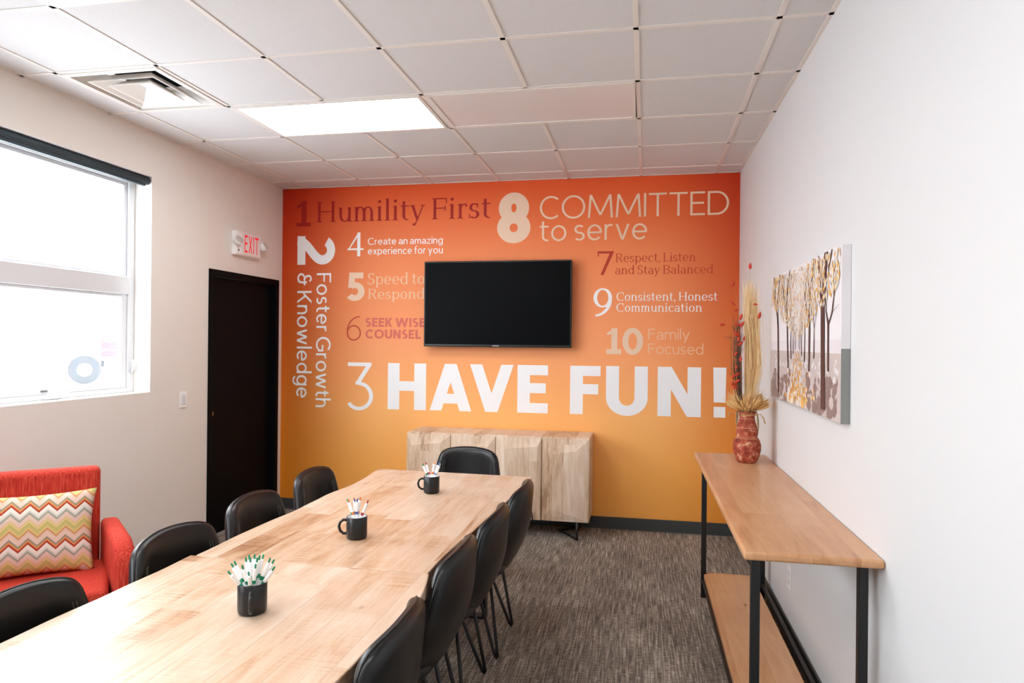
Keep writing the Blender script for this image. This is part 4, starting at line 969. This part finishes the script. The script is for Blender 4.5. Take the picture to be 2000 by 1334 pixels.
for k in range(420):   # ground daubs
    y_ = rp_.uniform(yr+0.03, yl-0.03); z_ = PZ0+0.015+(1.55-PZ0-0.03)*rp_.random()**1.1; f_ = (1.564-z_)/0.29
    inpath = abs(y_-VPY) < 0.03+0.22*f_
    ci = rp_.choice([6, 6, 7, 3, 8, 4]) if inpath else rp_.choice([5, 5, 1, 5, 5] if f_ > 0.45 else [1, 7, 1, 1, 7])
    a_ = (0.006+0.034*f_)*rp_.uniform(0.6, 1.2)*(0.5 if inpath else 1.0); b_ = a_*(1.5 if inpath else 0.9)
    pq([(y_-a_, z_-b_*0.3), (y_-a_*0.2, z_-b_), (y_+a_, z_-b_*0.4), (y_+a_*0.9, z_+b_*0.5), (y_+a_*0.1, z_+b_), (y_-a_*0.8, z_+b_*0.6)], ci, 0.0008+0.000002*k)
def trunk(pts, wds, d_=0.0030):
    for (p, q), (w0_, w1_) in zip(zip(pts[:-1], pts[1:]), zip(wds[:-1], wds[1:])): pq([(p[0]-w0_, p[1]), (p[0]+w0_, p[1]), (q[0]+w1_, q[1]), (q[0]-w1_, q[1])], 2, d_)
def branch(p, q, w_): trunk([p, q], [w_, w_*0.5])
trunk([(-1.798, 1.310), (-1.758, 1.687), (-1.735, 1.80), (-1.799, 1.966)], [0.019, 0.016, 0.013, 0.011])
trunk([(-1.760, 1.69), (-1.680, 1.84), (-1.640, 1.967)], [0.010, 0.008, 0.007])
branch((-1.690, 1.82), (-1.60, 1.90), 0.006)
trunk([(-2.028, 1.455), (-1.998, 1.672), (-1.930, 1.810), (-1.837, 1.946)], [0.013, 0.011, 0.008, 0.005])
trunk([(-1.995, 1.68), (-1.983, 1.833), (-2.045, 1.966)], [0.009, 0.008, 0.008]); branch((-1.985, 1.83), (-2.10, 1.93), 0.006); branch((-1.93, 1.81), (-1.90, 1.95), 0.005)
trunk([(-2.467, 1.456), (-2.466, 1.661), (-2.461, 1.80), (-2.498, 1.859), (-2.523, 1.966)], [0.014, 0.012, 0.009, 0.008, 0.005]); trunk([(-2.464, 1.665), (-2.375, 1.798), (-2.39, 1.90)], [0.007, 0.006, 0.003]); branch((-2.46, 1.80), (-2.42, 1.92), 0.005)
trunk([(-2.709, 1.305), (-2.695, 1.55), (-2.688, 1.74), (-2.715, 1.86), (-2.735, 1.967)], [0.033, 0.029, 0.028, 0.027, 0.024], 0.0034)
trunk([(-2.680, 1.74), (-2.650, 1.80), (-2.612, 1.967)], [0.012, 0.009, 0.006]); trunk([(-2.720, 1.83), (-2.790, 1.92), (-2.820, 1.967)], [0.011, 0.008, 0.006])
trunk([(-2.780, 1.469), (-2.773, 1.667), (-2.740, 1.72), (-2.735, 1.82)], [0.012, 0.010, 0.006, 0.003]); trunk([(-2.775, 1.66), (-2.826, 1.707), (-2.880, 1.84)], [0.008, 0.007, 0.003]); branch((-2.83, 1.71), (-2.93, 1.74), 0.004)
for b_, t_, w_ in [((-2.093, 1.505), (-2.074, 1.766), .008), ((-2.141, 1.532), (-2.133, 1.72), .006), ((-2.32, 1.526), (-2.311, 1.729), .006), ((-2.377, 1.496), (-2.381, 1.68), .008), ((-2.549, 1.516), (-2.55, 1.66), .007), ((-2.55, 1.655), (-2.595, 1.72), .004), ((-2.55, 1.655), (-2.51, 1.74), .004),
                   ((-2.18, 1.55), (-2.175, 1.68), .004), ((-2.285, 1.55), (-2.288, 1.68), .004), ((-2.20, 1.56), (-2.20, 1.65), .003), ((-2.262, 1.56), (-2.262, 1.65), .003)]: branch(b_, t_, w_)
for k in range(2200):   # foliage dashes, denser near the vanishing point
    y_ = rp_.choice([rp_.gauss(VPY, 0.22), rp_.gauss(VPY, 0.16), rp_.uniform(yr+0.02, yl-0.02)]); up_ = abs(y_-VPY)
    lo_ = 1.60+0.32*up_; z_ = rp_.uniform(min(lo_, 1.90), 1.955)
    if not (yr+0.01 < y_ < yl-0.01): continue
    s_ = (0.0035+0.006*min(1, up_/0.5))*rp_.uniform(0.5, 1.3)
    ci = rp_.choice([3, 4, 4, 4, 0, 3, 7, 4, 8, 7])
    pq([(y_, z_-1.5*s_), (y_+s_, z_), (y_, z_+1.5*s_), (y_-s_, z_)], ci, (0.0036 if k % 4 else 0.0024)+0.0000002*k)
for k in range(200):   # orange leaf litter on the path
    f_ = rp_.random()**0.7; y_ = VPY+rp_.gauss(0, 0.3)*(0.04+0.5*f_); z_ = 1.555-0.25*f_; s_ = 0.004+0.011*f_*rp_.random()
    if yr+0.02 < y_ < yl-0.02: pq([(y_-s_, z_), (y_, z_-1.2*s_), (y_+s_, z_), (y_, z_+1.2*s_)], rp_.choice([8, 3, 4]), 0.0022+0.000001*k)
m_.build('painted_picture', PM, cvo)

# ------------------------------------------------------------------ red armchair with cushion
ang = R(41.0)
ar = thing('armchair', 'coral red upholstered armchair set at an angle by the window wall', 'armchair', (0, 0, 0), ang)
# local frame: x to the sitter's-left-in-view (right in the photo), y = backwards, origin on the floor at the back's right outer corner
ar.location = (-2.655, -2.765, 0)
def rbox(x0, x1, y0, y1, z0, z1, r_=0.03, top=0.0, lean=0.0):
    def f(x_, y_, z_): return Vector((x_, y_+lean*(z_-z0), z_))
    mb = MB(); mb.smooth = False
    mb.add([f(x_, y_, z_) for x_ in (x0, x1) for y_ in (y0, y1) for z_ in (z0, z1)], [(0, 1, 3, 2), (4, 6, 7, 5), (0, 4, 5, 1), (2, 3, 7, 6), (0, 2, 6, 4), (1, 5, 7, 3)])
    return mb
AW = 0.69
bk = rbox(-AW+0.035, -0.035, 0.0, 0.11, 0.30, 0.915, lean=0.06).build('backrest', M_red, ar, bevel=0.032, seg=5)
st = rbox(-AW-0.015, 0.015, -0.52, 0.02, 0.30, 0.455).build('seat', M_red, ar, bevel=0.03, seg=5)
for sg in (1, -1):
    mb = MB(); prof = [(0.06, 0.12), (0.06, 0.652), (-0.36, 0.652), (-0.45, 0.625), (-0.505, 0.555), (-0.525, 0.12)]
    n_ = len(prof); sx_ = lambda x_: x_ if sg > 0 else -AW-x_
    spl = lambda y_: -0.135*(y_-0.06)
    mb.add([(sx_(x_+spl(y_)), y_, z_) for x_ in (-0.035, 0.050) for y_, z_ in prof], [tuple(range(n_)), tuple(range(2*n_-1, n_-1, -1))]+[(i, (i+1) % n_, n_+(i+1) % n_, n_+i) for i in range(n_)])
    mb.build('arm', M_red, ar, bevel=0.028, seg=5)
rbox(-AW+0.09, -0.09, -0.50, 0.06, 0.13, 0.30).build('seat_base', M_red, ar, bevel=0.01)
M_legw = mat('dark stained wood', (60, 38, 28), 0.5)
for x_ in (-AW+0.06, -0.06):
    for y_ in (-0.49, 0.05):
        mb = MB(); mb.lathe([(0.014, 0.0), (0.022, 0.125)], 16, (x_, y_, 0)); mb.build('leg', M_legw, ar)
for o in ar.children:
    if o.type == 'MESH':
        for p_ in o.data.polygons: p_.use_smooth = True
# cushion: puffed, pointed corners
cu = MB()
def cush(side):
    def f(s, q):
        u, v = 2*s-1, 2*q-1
        pin = 1-0.07*(1-u*u*0.2)*0; x_ = 0.265*u*(1-0.075*(1-v*v)); z_ = 0.196*v*(1-0.085*(1-u*u))
        h = 0.070*(max(0, (1-abs(u)**2.6)*(1-abs(v)**2.6)))**0.55
        h += 0.004*math.sin(16*u+5*v)*max(0, 1-abs(u))*0.0 + 0.003*math.sin(22*v)*max(0, (abs(u)-0.7)/0.3)*(1-abs(u))*3
        return Vector((x_, side*h, z_))
    return f
cu.grid(cush(1), 41, 31); cu.grid(cush(-1), 41, 31)
co_ = cu.build('cushion', M_chev, weld=True)
co_.rotation_euler = (R(-15), R(0.5), ang)
ax_, ay_ = math.cos(ang), math.sin(ang)
lx, ly = -0.312, -0.105
co_.location = (ar.location.x+lx*ax_-ly*ay_, ar.location.y+lx*ay_+ly*ax_, 0.642)
tag(co_, 'zigzag patterned cushion leaning on the red armchair', 'cushion')

# ------------------------------------------------------------------ exit sign, switch, outlet
ex = thing('exit_sign', 'white exit sign with red letters and two lamp heads above the black door', 'exit sign', (XL, -0.588, 2.376))
m_ = MB(); m_.box(0.0, 0.046, -0.205, 0.140, -0.100, 0.098); m_.build('housing', M_white, ex, bevel=0.006)
m_ = MB(); m_.box(0.046, 0.052, -0.138, 0.140, -0.092, 0.094); m_.build('face', mat('exit face plastic', (238, 234, 230), 0.4), ex, bevel=0.002)
M_exit = emit('red exit letters', lin((214, 16, 34)), 0.35); M_exit.node_tree.nodes['Principled BSDF'].inputs['Base Color'].default_value = lin((210, 20, 36))
m_ = MB(); tmp = MB(); letters(tmp, 'EXIT', Pen(0.075, 0.062), 0.0, -0.070, 0.205, 0.145, y=0.0, track=0.22)
m_.v = [(0.0525-y_, x_-0.098, z_) for x_, y_, z_ in tmp.v]; m_.f = tmp.f; m_.mi = tmp.mi; m_.sm = tmp.sm
m_.build('letters', M_exit, ex)
for yy in (-0.190, 0.182):
    m_ = MB(); T_ = Matrix.Translation((0.05, yy, 0.012)) @ Matrix.Rotation(R(62), 4, 'Y') @ Matrix.Rotation(R(14 if yy < 0 else -10), 4, 'X')
    tmp = MB(); tmp.lathe([(0.020, -0.035), (0.036, -0.022), (0.043, 0.0), (0.043, 0.020), (0.039, 0.022)], 28)
    m_.v = [tuple(T_ @ Vector(v)) for v in tmp.v]; m_.f = tmp.f; m_.mi = tmp.mi; m_.sm = tmp.sm
    hd = m_.build('lamp_head', M_white, ex)
    m_ = MB(); tmp = MB(); tmp.lathe([(0.036, 0.0222), (0.030, 0.026), (0.0, 0.028)], 28, cap1=False)
    for r_ in (0.012, 0.024): tmp.tube([(r_*math.cos(2*pi*k/20), r_*math.sin(2*pi*k/20), 0.028) for k in range(20)], 0.0015, 5, closed=True)
    m_.v = [tuple(T_ @ Vector(v)) for v in tmp.v]; m_.f = tmp.f; m_.mi = tmp.mi; m_.sm = tmp.sm
    m_.build('lens', mat('grey clear lens', (205, 198, 192), 0.2), hd)
m_ = MB(); m_.lathe([(0.008, 0.0), (0.008, 0.003)], 16); o = m_.build('test_button', M_black, ex); o.rotation_euler = (0, R(90), 0); o.location = (0.0455, -0.172, -0.062)
m_ = MB(); m_.tube([(0.02, 0.14, 0.01), (0.03, 0.17, 0.01)], 0.014, 10); m_.build('lamp_arm', M_white, ex)
sw = thing('light_switch', 'white light switch plate on the left wall between window and door', 'light switch', (XL, -1.364, 1.131))
m_ = MB(); m_.box(0, 0.006, -0.037, 0.037, -0.059, 0.059); m_.build('plate', M_white, sw, bevel=0.002)
m_ = MB(); m_.box(0.006, 0.011, -0.017, 0.017, -0.033, 0.033); m_.build('rocker', M_trimw, sw, bevel=0.002)
ou = thing('power_outlet', 'white power outlet low on the right wall under the console table', 'power outlet', (XR, -1.95, 0.335))
m_ = MB(); m_.box(-0.006, 0, -0.037, 0.037, -0.059, 0.059); m_.build('plate', M_white, ou, bevel=0.002)
for zz in (-0.022, 0.022):
    m_ = MB(); m_.box(-0.009, -0.006, -0.016, 0.016, zz-0.014, zz+0.014); m_.build('socket', M_trimw, ou, bevel=0.003)

# ------------------------------------------------------------------ outside: snowy yard with a truck and a red pickup
M_snow = mat('trodden snow', (236, 238, 240), 0.9); M_tw = mat('white truck paint', (232, 234, 236), 0.35); M_tyre = mat('dusty tyre', (30, 33, 37), 0.9); M_tglass = mat('truck glass', (60, 66, 74), 0.5)
M_tgrey = mat('truck grey steel', (58, 62, 64), 0.6); M_car = mat('red car paint', (128, 8, 20), 0.5)
struct(MB().box(-90, XL-0.25, -60, 90, -0.30, -0.12).build('ground', M_snow))
def outside(name, label, cat, dist, azdeg):
    a_ = R(azdeg); t_ = thing(name, label, cat, (CAM.x-dist*math.sin(a_), CAM.y+dist*math.cos(a_), -0.12), a_); return t_
tk = outside('truck', 'large white work truck parked outside the window', 'truck', 29, 45)
m_ = MB(); pr_ = [(-7.5, 0.75), (-7.5, 3.6), (-2.6, 3.6), (-2.6, 3.0), (-1.9, 3.25), (0.2, 3.25), (0.55, 2.3), (1.10, 2.15), (1.22, 1.3), (1.20, 0.55), (1.16, 0.9), (0.95, 1.14), (0.45, 1.14), (0.16, 0.9), (0.08, 0.55), (-1.9, 0.55), (-2.0, 0.75)]
n_ = len(pr_); m_.add([(x_, y_, z_) for y_ in (0.0, 2.2) for x_, z_ in pr_], [tuple(range(n_)), tuple(range(2*n_-1, n_-1, -1))]+[(i, (i+1) % n_, n_+(i+1) % n_, n_+i) for i in range(n_)])
m_.build('body', M_tw, tk)
m_ = MB(); m_.box(-1.5, -0.25, -0.012, -0.002, 2.15, 2.95); m_.build('side_window', M_tglass, tk)
m_ = MB(); m_.box(-3.3, -2.2, -0.014, -0.004, 1.6, 2.6); m_.build('rear_window', M_tglass, tk)
m_ = MB(); m_.box(-1.75, -0.35, -0.03, -0.003, 0.62, 1.35); m_.box(-1.6, -0.9, -0.05, -0.003, 1.35, 1.75); m_.build('side_steps', M_tgrey, tk)
for wx in (0.70, -5.6):
    m_ = MB(); T_ = Matrix.Translation((wx, 0.12, 0.52)) @ Matrix.Rotation(R(90), 4, 'X'); tmp = MB(); tmp.lathe([(0.24, -0.14), (0.44, -0.14), (0.52, -0.09), (0.52, 0.09), (0.44, 0.14), (0.24, 0.14)], 32)
    m_.v = [tuple(T_ @ Vector(v)) for v in tmp.v]; m_.f = tmp.f; m_.mi = tmp.mi; m_.sm = tmp.sm; wh = m_.build('wheel', M_tyre, tk)
    m_ = MB(); tmp = MB(); tmp.lathe([(0.0, 0.155), (0.10, 0.155), (0.22, 0.143), (0.24, 0.143)], 24, cap0=False, cap1=False)
    m_.v = [tuple(T_ @ Vector(v)) for v in tmp.v]; m_.f = tmp.f; m_.mi = tmp.mi; m_.sm = tmp.sm; m_.build('hub', M_tw, wh)
m_ = MB(); m_.tube([(0.15, 0, 2.3), (0.28, -0.22, 2.35), (0.28, -0.22, 2.95), (0.10, 0, 3.0)], 0.025, 8); m_.box(0.20, 0.36, -0.32, -0.22, 2.35, 2.85); m_.build('side_mirror', M_tgrey, tk)
pk = outside('pickup', 'red pickup parked outside behind the white truck', 'car', 45, 41.6)
pr_ = [(-0.95, 0.45), (-0.95, 1.25), (-0.80, 1.40), (-0.62, 2.05), (0.62, 2.05), (0.80, 1.40), (0.95, 1.25), (0.95, 0.45)]
m_ = MB(); n_ = len(pr_); m_.add([(x_, y_, z_) for y_ in (0.0, 4.6) for x_, z_ in pr_], [tuple(range(n_)), tuple(range(2*n_-1, n_-1, -1))]+[(i, (i+1) % n_, n_+(i+1) % n_, n_+i) for i in range(n_)]); m_.build('body', M_car, pk)
m_ = MB(); m_.prism([(-0.72, 1.45), (0.72, 1.45), (0.58, 1.98), (-0.58, 1.98)], 0.0, 0.02, Matrix.Rotation(R(90), 4, 'X')); m_.build('windscreen', M_tglass, pk)
m_ = MB(); m_.box(-0.9, 0.9, -0.10, 0.0, 0.40, 0.62); m_.box(-0.85, 0.85, -0.02, 0.0, 0.98, 1.06); m_.build('bumper', M_tw, pk)
for wx in (-0.78, 0.78):
    for wy in (0.9, 3.7):
        m_ = MB(); T_ = Matrix.Translation((wx, wy, 0.36)) @ Matrix.Rotation(R(90), 4, 'Y'); tmp = MB(); tmp.lathe([(0.36, -0.11), (0.36, 0.11)], 24)
        m_.v = [tuple(T_ @ Vector(v)) for v in tmp.v]; m_.f = tmp.f; m_.mi = tmp.mi; m_.sm = tmp.sm; m_.build('wheel', M_tyre, pk)
